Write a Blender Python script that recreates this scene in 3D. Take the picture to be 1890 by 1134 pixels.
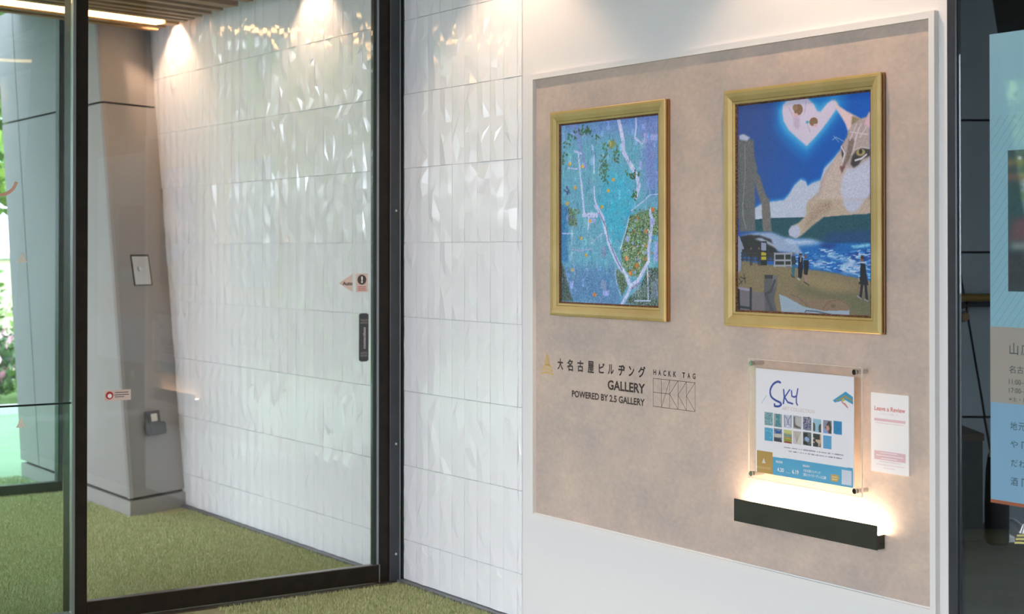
import bpy, bmesh, math, random
import numpy as np
from mathutils import Vector, Matrix

for o in list(bpy.data.objects): bpy.data.objects.remove(o, do_unlink=True)
S = bpy.context.scene
COL = S.collection
random.seed(7); rng = np.random.default_rng(7)

# ------------------------------------------------------------------ camera
cd = bpy.data.cameras.new('camera'); cam = bpy.data.objects.new('camera', cd); COL.objects.link(cam)
cam.location = (0, -3.4958, 1.45)
cam.rotation_euler = (math.radians(90 + 0.5627), 0, math.radians(55.876))
cd.sensor_width = 36; cd.lens = 2921.64 / 1890 * 36; cd.shift_y = -(567 - 432.3) / 1890
cd.clip_end = 300
cd.dof.use_dof = True; cd.dof.focus_distance = 5.2; cd.dof.aperture_fstop = 4.5
S.camera = cam
# ------------------------------------------------------------------ sky, sun, exposure
W = bpy.data.worlds.new('overcast_sky'); S.world = W; W.use_nodes = True
nt = W.node_tree; nt.nodes.clear()
wo = nt.nodes.new('ShaderNodeOutputWorld'); bg = nt.nodes.new('ShaderNodeBackground')
tc = nt.nodes.new('ShaderNodeTexCoord'); sp = nt.nodes.new('ShaderNodeSeparateXYZ'); cr = nt.nodes.new('ShaderNodeValToRGB')
cr.color_ramp.elements[0].position = 0.0; cr.color_ramp.elements[0].color = (.89, .905, 1, 1)
cr.color_ramp.elements[1].position = 1.0; cr.color_ramp.elements[1].color = (.80, .86, 1, 1)
nt.links.new(tc.outputs['Generated'], sp.inputs[0]); nt.links.new(sp.outputs['Z'], cr.inputs[0])
nt.links.new(cr.outputs[0], bg.inputs[0]); nt.links.new(bg.outputs[0], wo.inputs[0])
bg.inputs[1].default_value = 7.5
S.view_settings.view_transform = 'Standard'; S.view_settings.look = 'None'
S.view_settings.exposure = 0.35; S.view_settings.gamma = 1.0; S.view_settings.use_curve_mapping = False

# ------------------------------------------------------------------ helpers
def lin(c):
    c = np.asarray(c, float) / 255.
    return np.where(c <= .04045, c / 12.92, ((c + .055) / 1.055) ** 2.4)
def C4(c): return (*[float(v) for v in lin(c)], 1.0)
def principled(name):
    m = bpy.data.materials.new(name); m.use_nodes = True
    return m, m.node_tree, m.node_tree.nodes['Principled BSDF']
def mat(name, c, rough=.5, metal=0., c2=None, scale=8., bump=0., bscale=None, stretch=(1, 1, 1), spec=.5, detail=4, contrast=(.35, .65)):
    m, t, b = principled(name)
    b.inputs['Roughness'].default_value = rough; b.inputs['Metallic'].default_value = metal
    b.inputs['Specular IOR Level'].default_value = spec
    b.inputs['Base Color'].default_value = C4(c)
    if c2 is not None or bump:
        g = t.nodes.new('ShaderNodeTexCoord'); mp = t.nodes.new('ShaderNodeMapping'); mp.inputs['Scale'].default_value = stretch
        t.links.new(g.outputs['Object'], mp.inputs[0])
    if c2 is not None:
        n = t.nodes.new('ShaderNodeTexNoise'); n.inputs['Scale'].default_value = scale; n.inputs['Detail'].default_value = detail
        r = t.nodes.new('ShaderNodeValToRGB'); r.color_ramp.elements[0].position = contrast[0]; r.color_ramp.elements[1].position = contrast[1]
        r.color_ramp.elements[0].color = C4(c); r.color_ramp.elements[1].color = C4(c2)
        t.links.new(mp.outputs[0], n.inputs['Vector']); t.links.new(n.outputs['Fac'], r.inputs[0]); t.links.new(r.outputs[0], b.inputs['Base Color'])
    if bump:
        n2 = t.nodes.new('ShaderNodeTexNoise'); n2.inputs['Scale'].default_value = bscale or scale; n2.inputs['Detail'].default_value = 5
        bp = t.nodes.new('ShaderNodeBump'); bp.inputs['Strength'].default_value = bump; bp.inputs['Distance'].default_value = .01
        t.links.new(mp.outputs[0], n2.inputs['Vector']); t.links.new(n2.outputs['Fac'], bp.inputs['Height']); t.links.new(bp.outputs[0], b.inputs['Normal'])
    return m
def emis(name, c, s):
    m = bpy.data.materials.new(name); m.use_nodes = True; t = m.node_tree; t.nodes.clear()
    e = t.nodes.new('ShaderNodeEmission'); e.inputs[0].default_value = C4(c); e.inputs[1].default_value = s
    o = t.nodes.new('ShaderNodeOutputMaterial'); t.links.new(e.outputs[0], o.inputs[0]); return m
def glass(name, tint, boost=1.0, refl=(1, 1, 1)):
    m = bpy.data.materials.new(name); m.use_nodes = True; t = m.node_tree; t.nodes.clear()
    tr = t.nodes.new('ShaderNodeBsdfTransparent'); tr.inputs[0].default_value = (*tint, 1)
    gl = t.nodes.new('ShaderNodeBsdfGlossy'); gl.inputs['Roughness'].default_value = 0.0; gl.inputs[0].default_value = (*refl, 1)
    fr = t.nodes.new('ShaderNodeFresnel'); fr.inputs[0].default_value = 1.5
    mu = t.nodes.new('ShaderNodeMath'); mu.operation = 'MULTIPLY'; mu.inputs[1].default_value = boost
    # a pane's back face: use the same reflectance from inside
    ge = t.nodes.new('ShaderNodeNewGeometry'); mr = t.nodes.new('ShaderNodeMapRange')
    mr.inputs['To Min'].default_value = 1.5; mr.inputs['To Max'].default_value = 1 / 1.5
    t.links.new(ge.outputs['Backfacing'], mr.inputs['Value']); t.links.new(mr.outputs['Result'], fr.inputs[0])
    t.links.new(fr.outputs[0], mu.inputs[0])
    mx = t.nodes.new('ShaderNodeMixShader'); o = t.nodes.new('ShaderNodeOutputMaterial')
    t.links.new(mu.outputs[0], mx.inputs[0]); t.links.new(tr.outputs[0], mx.inputs[1]); t.links.new(gl.outputs[0], mx.inputs[2]); t.links.new(mx.outputs[0], o.inputs[0])
    return m
def wpos(o):
    p = Vector((0, 0, 0))
    while o is not None: p = p + o.location; o = o.parent
    return p
def link(name, me, m=None, parent=None, smooth=False, org=None):
    """mesh vertices are given in world metres; the object origin goes to org or the parent's origin"""
    base = wpos(parent) if parent else Vector((0, 0, 0))
    if org is None:
        org = base if parent else sum((v.co for v in me.vertices), Vector()) / max(1, len(me.vertices))
    me.transform(Matrix.Translation(-Vector(org)))
    o = bpy.data.objects.new(name, me); COL.objects.link(o); o.location = Vector(org) - base
    if parent: o.parent = parent
    if m: me.materials.append(m)
    if smooth: me.polygons.foreach_set('use_smooth', [True] * len(me.polygons))
    return o
def mesh(name, vs, fs, m=None, parent=None, smooth=False, org=None):
    me = bpy.data.meshes.new(name); me.from_pydata([tuple(v) for v in vs], [], fs); me.update()
    return link(name, me, m, parent, smooth, org)
def bm_obj(name, bm, m=None, parent=None, smooth=False):
    me = bpy.data.meshes.new(name); bm.to_mesh(me); bm.free(); return link(name, me, m, parent, smooth)
def bm_box(bm, x, y, z, bevel=0):
    M = Matrix.Translation(((x[0] + x[1]) / 2, (y[0] + y[1]) / 2, (z[0] + z[1]) / 2)) @ Matrix.Diagonal((abs(x[1] - x[0]), abs(y[1] - y[0]), abs(z[1] - z[0]), 1))
    r = bmesh.ops.create_cube(bm, size=1, matrix=M)
    if bevel:
        es = {e for v in r['verts'] for e in v.link_edges}
        bmesh.ops.bevel(bm, geom=list(es), offset=bevel, segments=1, affect='EDGES')
def box(name, x, y, z, m=None, parent=None, bevel=0):
    bm = bmesh.new(); bm_box(bm, x, y, z, bevel); return bm_obj(name, bm, m, parent)
def prism(name, poly, off, m=None, parent=None):
    """poly: list of world points, extruded by vector off"""
    n = len(poly); off = Vector(off); a = [Vector(p) for p in poly]; b = [p + off for p in a]
    fs = [tuple(range(n))[::-1], tuple(range(n, 2 * n))] + [(i, (i + 1) % n, n + (i + 1) % n, n + i) for i in range(n)]
    o = mesh(name, a + b, fs, m, parent); bm = bmesh.new(); bm.from_mesh(o.data); bmesh.ops.recalc_face_normals(bm, faces=bm.faces); bm.to_mesh(o.data); bm.free(); return o
def cyl(name, p0, p1, r, m=None, parent=None, seg=20, r2=None, bevel=0):
    p0, p1 = Vector(p0), Vector(p1); d = p1 - p0; bm = bmesh.new()
    M = Matrix.Translation((p0 + p1) / 2) @ d.to_track_quat('Z', 'Y').to_matrix().to_4x4()
    bmesh.ops.create_cone(bm, cap_ends=True, segments=seg, radius1=r, radius2=r if r2 is None else r2, depth=d.length, matrix=M)
    if bevel: bmesh.ops.bevel(bm, geom=[e for e in bm.edges if e.calc_face_angle(0) > 1], offset=bevel, segments=2, affect='EDGES')
    return bm_obj(name, bm, m, parent)
def thing(name, loc, label=None, cat=None, group=None, kind=None):
    o = bpy.data.objects.new(name, None); o.empty_display_size = .05; COL.objects.link(o); o.location = loc
    return tag(o, label, cat, group, kind)
def tag(o, label=None, cat=None, group=None, kind=None):
    if label: o['label'] = label
    if cat: o['category'] = cat
    if group: o['group'] = group
    if kind: o['kind'] = kind
    return o
VL = bpy.context.view_layer
def text(name, s, X, Z, y, m, parent, bold=0., axis='x', plane=None, label=None, rot=0):
    """lettering fitted into X=(x0,x1), Z=(z0,z1); X[1] or Z[0] may be None to keep the proportions. axis 'x': on a y=const plane facing -Y; axis 'y': on an x=const plane facing +X"""
    cu = bpy.data.curves.new('lettering', 'FONT'); cu.body = s; cu.size = 1; cjk = any(ord(c_) > 0x2e7f for c_ in s); cu.offset = 0 if cjk else bold * 2.4; cu.resolution_u = 3
    ob = bpy.data.objects.new('lettering', cu); COL.objects.link(ob); VL.update()
    me = bpy.data.meshes.new_from_object(ob.evaluated_get(bpy.context.evaluated_depsgraph_get()))
    bpy.data.objects.remove(ob, do_unlink=True)
    n = len(me.vertices)
    if n == 0: return None
    co = np.zeros(n * 3); me.vertices.foreach_get('co', co); co = co.reshape(-1, 3)
    if cjk and bold:  # heavier strokes: the same glyph five times, shifted a little
        fs0 = [tuple(p.vertices) for p in me.polygons]; k_ = bold * 1.6; sh = ((0, 0), (k_, 0), (-k_, 0), (0, k_), (0, -k_), (k_ * .7, k_ * .7), (-k_ * .7, k_ * .7), (k_ * .7, -k_ * .7), (-k_ * .7, -k_ * .7))
        vs0 = np.concatenate([co + np.array([a_, b_, 0]) for a_, b_ in sh]); me = bpy.data.meshes.new('lettering')
        me.from_pydata([tuple(v) for v in vs0], [], [tuple(i + q * n for i in f) for q in range(9) for f in fs0]); co = vs0; lay = np.repeat(np.arange(9), n) * 6e-6; n = len(co)
    else: lay = 0
    if rot: co = np.stack([-co[:, 1], co[:, 0], co[:, 2]], 1)
    mn, mxx = co.min(0), co.max(0); sx = sz = None
    if X[1] is not None: sx = (X[1] - X[0]) / (mxx[0] - mn[0])
    if Z[0] is not None: sz = (Z[1] - Z[0]) / (mxx[1] - mn[1])
    sx = sx if sx is not None else sz; sz = sz if sz is not None else sx
    a = X[0] + (co[:, 0] - mn[0]) * sx; b = Z[1] - (mxx[1] - co[:, 1]) * sz
    k = np.full(n, y) - lay * (1 if axis == 'x' else -1)
    w = np.stack([a, k, b], 1) if axis == 'x' else np.stack([k, a, b], 1)
    me.vertices.foreach_set('co', w.ravel().astype(np.float32)); me.update()
    o = link(name, me, m, parent)
    if label: o['label'] = label
    return o

# ------------------------------------------------------------------ a small raster painter for flat printed pictures (vertex colours on a fine grid)
class Art:
    def __init__(s, w, h, bgc): s.w, s.h = w, h; s.im = np.ones((h, w, 3)) * np.array(bgc, float); s.ph = (w - 1) / 1000., (h - 1) / 1000.
    def blend(s, mask, col, blur, tex):
        H, Wd = mask.shape; mask = mask.astype(float)
        b = int(round(blur * s.w / 1000.)) if blur else 0
        if b > 0:
            for _ in range(2):
                for ax in (0, 1):
                    k = 2 * b + 1; P = np.pad(mask, [(b + 1, b) if a == ax else (0, 0) for a in (0, 1)], mode='edge'); c = P.cumsum(ax)
                    mask = (np.take(c, range(k, c.shape[ax]), ax) - np.take(c, range(0, c.shape[ax] - k), ax)) / k
        cc = np.array(col, float)[None, None, :]
        if tex:
            n = rng.normal(0, 1, (H, Wd)); n = (n + np.roll(n, 1, 0) + np.roll(n, 1, 1)) / 1.7
            cc = cc + n[:, :, None] * tex * .55
        s.im = s.im * (1 - mask[:, :, None]) + cc * mask[:, :, None]
    def poly(s, col, blur, tex, pts):
        P = [(p[0] * s.ph[0], p[1] * s.ph[1]) for p in pts]; yy, xx = np.mgrid[0:s.h, 0:s.w]; m = np.zeros((s.h, s.w), bool)
        ymin = max(0, int(min(p[1] for p in P)) - 1); ymax = min(s.h, int(max(p[1] for p in P)) + 2)
        xmin = max(0, int(min(p[0] for p in P)) - 1); xmax = min(s.w, int(max(p[0] for p in P)) + 2)
        if ymin >= ymax or xmin >= xmax: return
        ys = yy[ymin:ymax, xmin:xmax]; xs = xx[ymin:ymax, xmin:xmax]; k = np.zeros(ys.shape, bool)
        for i in range(len(P)):
            (x1, y1), (x2, y2) = P[i - 1], P[i]
            if y1 == y2: continue
            k ^= ((y1 > ys) != (y2 > ys)) & (xs < (x2 - x1) * (ys - y1) / (y2 - y1) + x1)
        m[ymin:ymax, xmin:xmax] = k; s.soft(m, col, blur, tex, (ymin, ymax, xmin, xmax))
    def soft(s, m, col, blur, tex, bb):
        pad = int(3 * blur * s.w / 1000.) + 2 if blur else 0
        a, b, c, d = max(0, bb[0] - pad), min(s.h, bb[1] + pad), max(0, bb[2] - pad), min(s.w, bb[3] + pad)
        sub = Art.__new__(Art); sub.w, sub.h = s.w, s.h; sub.im = s.im[a:b, c:d]; sub.blend(m[a:b, c:d], col, blur, tex); s.im[a:b, c:d] = sub.im
    def line(s, col, w, blur, pts):
        P = [(p[0] * s.ph[0], p[1] * s.ph[1]) for p in pts]; r = max(.55, w * .5 * s.w / 1000. * 1.08)
        for i in range(1, len(P)):
            (x1, y1), (x2, y2) = P[i - 1], P[i]
            a, b = max(0, int(min(y1, y2) - r - 1)), min(s.h, int(max(y1, y2) + r + 2)); c, d = max(0, int(min(x1, x2) - r - 1)), min(s.w, int(max(x1, x2) + r + 2))
            if a >= b or c >= d: continue
            yy, xx = np.mgrid[a:b, c:d]; L = max(1e-6, (x2 - x1) ** 2 + (y2 - y1) ** 2); t = np.clip(((xx - x1) * (x2 - x1) + (yy - y1) * (y2 - y1)) / L, 0, 1)
            dd = np.hypot(xx - x1 - t * (x2 - x1), yy - y1 - t * (y2 - y1)); k = np.clip(r - dd + .5, 0, 1)[:, :, None]
            s.im[a:b, c:d] = s.im[a:b, c:d] * (1 - k) + np.array(col, float) * k
    def ell(s, col, blur, c, rx, ry):
        cx, cy = c[0] * s.ph[0], c[1] * s.ph[1]; rx, ry = max(.6, rx * s.ph[0]), max(.6, ry * s.ph[1])
        a, b = max(0, int(cy - ry - 2)), min(s.h, int(cy + ry + 3)); e, d = max(0, int(cx - rx - 2)), min(s.w, int(cx + rx + 3))
        if a >= b or e >= d: return
        yy, xx = np.mgrid[a:b, e:d]; q = np.sqrt(((xx - cx) / rx) ** 2 + ((yy - cy) / ry) ** 2); k = np.clip((1 - q) * min(rx, ry) + .5, 0, 1)[:, :, None]
        s.im[a:b, e:d] = s.im[a:b, e:d] * (1 - k) + np.array(col, float) * k
    def run(s, items):
        for it in items:
            if it[0] == 'p': s.poly(it[1], it[2], it[3], it[4])
            elif it[0] == 'l': s.line(it[1], it[2], it[3], it[4])
            else: s.ell(*it[1:])
    def to_mesh(s, name, X, Z, y, m, parent):
        h, w = s.h, s.w; xs = np.linspace(X[0], X[1], w); zs = np.linspace(Z[1], Z[0], h)
        v = np.zeros((h, w, 3)); v[:, :, 0] = xs[None]; v[:, :, 1] = y; v[:, :, 2] = zs[:, None]
        i = np.arange(h * w).reshape(h, w); f = np.stack([i[1:, :-1], i[1:, 1:], i[:-1, 1:], i[:-1, :-1]], -1).reshape(-1, 4)
        me = bpy.data.meshes.new(name); me.vertices.add(h * w); me.vertices.foreach_set('co', v.ravel().astype(np.float32))
        me.loops.add(f.size); me.loops.foreach_set('vertex_index', f.ravel().astype(np.int32)); me.polygons.add(len(f)); me.polygons.foreach_set('loop_start', np.arange(0, f.size, 4, dtype=np.int32))
        me.update(calc_edges=True)
        ca = me.color_attributes.new('Col', 'FLOAT_COLOR', 'POINT'); c = np.ones((h * w, 4)); c[:, :3] = lin(np.clip(s.im, 0, 255)).reshape(-1, 3)
        ca.data.foreach_set('color', c.ravel().astype(np.float32)); return link(name, me, m, parent)
def artmat(name, rough, bump=0):
    m, t, b = principled(name); a = t.nodes.new('ShaderNodeVertexColor'); a.layer_name = 'Col'
    t.links.new(a.outputs[0], b.inputs['Base Color']); b.inputs['Roughness'].default_value = rough
    if bump:
        n = t.nodes.new('ShaderNodeTexNoise'); n.inputs['Scale'].default_value = 260; bp = t.nodes.new('ShaderNodeBump'); bp.inputs['Strength'].default_value = bump; bp.inputs['Distance'].default_value = .001
        t.links.new(n.outputs['Fac'], bp.inputs['Height']); t.links.new(bp.outputs[0], b.inputs['Normal'])
    return m

# ------------------------------------------------------------------ materials
M = {}
M['white_wall'] = mat('white_paint', (226, 226, 224), .6)
M['trim'] = mat('white_trim_lacquer', (228, 227, 224), .4)
M['tile'] = mat('white_glazed_tile', (236, 238, 240), .07, spec=.5)
M['grout'] = mat('pale_grout', (222, 222, 218), .8)
M['kick'] = mat('grey_metal_kick', (112, 116, 122), .45, c2=(96, 99, 105), scale=14)
M['turf'] = mat('artificial_turf_base', (158, 160, 120), .9, c2=(174, 174, 136), scale=30, bump=.4, bscale=300)
M['paving'] = mat('pale_paving', (190, 192, 196), .8, c2=(204, 206, 210), scale=2)
M['black'] = mat('black_anodised_metal', (30, 25, 20), .38, spec=.25, c2=(38, 32, 26), scale=20)
M['slate'] = mat('dark_slate_metal', (58, 61, 66), .35, spec=.5, c2=(50, 52, 56), scale=10)
M['silver'] = mat('brushed_aluminium_bead', (150, 154, 158), .3, metal=.6)
M['seal'] = mat('dark_green_glazing_seal', (28, 42, 40), .3)
M['track'] = mat('bronze_floor_track', (86, 76, 66), .35, metal=.5)
M['clad'] = mat('grey_metal_cladding', (158, 153, 150), .6, spec=.2, c2=(151, 147, 144), scale=1.5)
M['core'] = mat('dark_joint', (40, 42, 44), .8)
M['wood'] = mat('brown_wood_slat', (150, 112, 64), .6, c2=(122, 88, 50), scale=6, stretch=(8, 1, 8))
M['void'] = mat('dark_ceiling_void', (38, 34, 28), .9)
M['canopy'] = mat('pale_soffit', (196, 194, 188), .7)
M['steel'] = mat('stainless_steel', (196, 194, 186), .28, metal=.8)
M['chrome'] = mat('polished_chrome', (205, 205, 205), .12, metal=1)
M['dark_plastic'] = mat('dark_grey_plastic', (62, 66, 70), .5)
M['cream'] = mat('cream_plastic', (226, 222, 208), .5)
M['lamp_black'] = mat('dark_bronze_lamp_shade', (52, 54, 46), .45, c2=(46, 47, 40), scale=12)
M['gold'] = mat('gold_leaf_moulding', (190, 170, 112), .45, metal=.25, c2=(178, 156, 98), scale=7)
M['gold_side'] = mat('brown_gold_edge', (138, 98, 54), .35, metal=.3)  # outer sides of the frames, coloured browner than the front
M['slip'] = mat('brown_beaded_slip', (132, 94, 66), .5, metal=.15, c2=(84, 54, 38), scale=170, bump=1., bscale=170, detail=1)
M['ink'] = mat('dark_brown_ink', (56, 44, 40), .6)
M['ink_line'] = mat('thin_brown_line', (82, 70, 62), .6)
M['gold_ink'] = mat('gold_ink', (206, 172, 112), .5)
M['paper'] = mat('white_paper', (246, 245, 248), .5)
M['card'] = mat('white_card', (242, 239, 236), .5)
M['pink_ink'] = mat('rose_ink', (214, 140, 140), .6)
M['pink_bar'] = mat('pale_rose_print', (222, 186, 190), .6)
M['pink_soft'] = mat('faint_rose_ink', (226, 200, 202), .6)
M['white_ink'] = mat('white_ink', (240, 240, 242), .6)
M['decal'] = mat('pale_pink_sticker', (214, 194, 184), .5)
M['decal_ink'] = mat('sticker_dark_ink', (70, 62, 60), .5)
M['decal_red'] = mat('sticker_red_ink', (176, 56, 48), .5)
M['glass'] = glass('door_glass', (.970, .970, .970), 1.1)
M['glass_green'] = glass('green_tinted_glass', (.85, .895, .90), 1.0)
M['glass_low'] = glass('green_lower_glass', (.84, .93, .89), 1.0)
M['glass_win'] = glass('window_glass', (.86, .92, .93), 1.2)
M['acrylic'] = glass('clear_acrylic', (.985, .985, .98), .8)
M['led'] = emis('warm_led', (255, 204, 136), 9)
M['lamp_led'] = emis('warm_lamp_led', (255, 222, 184), 190)

# concrete-look laminate of the display board
m, t, b = principled('tan_plaster_board'); b.inputs['Roughness'].default_value = .62
g = t.nodes.new('ShaderNodeTexCoord'); n1 = t.nodes.new('ShaderNodeTexNoise'); n1.inputs['Scale'].default_value = 3.2; n1.inputs['Detail'].default_value = 9; n1.inputs['Roughness'].default_value = .65
mp = t.nodes.new('ShaderNodeMapping'); mp.inputs['Scale'].default_value = (1.1, 1, 1.5)
r1 = t.nodes.new('ShaderNodeValToRGB'); e = r1.color_ramp.elements; e[0].position = .34; e[0].color = C4((178, 167, 158)); e[1].position = .68; e[1].color = C4((206, 187, 171))
x = e.new(.5); x.color = C4((193, 176, 163))
n3 = t.nodes.new('ShaderNodeTexNoise'); n3.inputs['Scale'].default_value = 42; n3.inputs['Detail'].default_value = 6
r3 = t.nodes.new('ShaderNodeValToRGB'); r3.color_ramp.elements[0].position = .35; r3.color_ramp.elements[0].color = (.93, .93, .93, 1); r3.color_ramp.elements[1].position = .7; r3.color_ramp.elements[1].color = (1.05, 1.045, 1.04, 1)
mu = t.nodes.new('ShaderNodeMix'); mu.data_type = 'RGBA'; mu.blend_type = 'MULTIPLY'; mu.inputs['Factor'].default_value = 1
t.links.new(g.outputs['Object'], mp.inputs[0]); t.links.new(mp.outputs[0], n1.inputs['Vector']); t.links.new(mp.outputs[0], n3.inputs['Vector'])
t.links.new(n1.outputs['Fac'], r1.inputs[0]); t.links.new(n3.outputs['Fac'], r3.inputs[0]); t.links.new(r1.outputs[0], mu.inputs['A']); t.links.new(r3.outputs[0], mu.inputs['B']); t.links.new(mu.outputs['Result'], b.inputs['Base Color'])
M['board'] = m
# turf blades: colour varies from blade to blade
m, t, b = principled('turf_blade'); g = t.nodes.new('ShaderNodeNewGeometry'); r1 = t.nodes.new('ShaderNodeValToRGB')
e = r1.color_ramp.elements; e[0].position = 0; e[0].color = C4((146, 164, 108)); e[1].position = 1; e[1].color = C4((226, 224, 184)); x = e.new(.55); x.color = C4((184, 190, 136))
t.links.new(g.outputs['Random Per Island'], r1.inputs[0]); t.links.new(r1.outputs[0], b.inputs['Base Color']); b.inputs['Roughness'].default_value = .7; M['blade'] = m
def leafmat(name, a, c, d):
    m, t, b = principled(name); g = t.nodes.new('ShaderNodeNewGeometry'); r1 = t.nodes.new('ShaderNodeValToRGB')
    e = r1.color_ramp.elements; e[0].position = 0; e[0].color = C4(a); e[1].position = 1; e[1].color = C4(d); x = e.new(.5); x.color = C4(c)
    t.links.new(g.outputs['Random Per Island'], r1.inputs[0]); t.links.new(r1.outputs[0], b.inputs['Base Color']); b.inputs['Roughness'].default_value = .5; return m
M['leaf'] = leafmat('leaf_green', (70, 104, 44), (112, 150, 62), (168, 196, 92))
M['leaf_dark'] = leafmat('leaf_dark', (38, 66, 34), (70, 100, 48), (110, 140, 70))
M['petal'] = leafmat('pink_petals', (206, 130, 150), (226, 166, 182), (244, 222, 226))
M['bark'] = mat('bark', (92, 78, 62), .9, c2=(70, 58, 46), scale=10)

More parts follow.
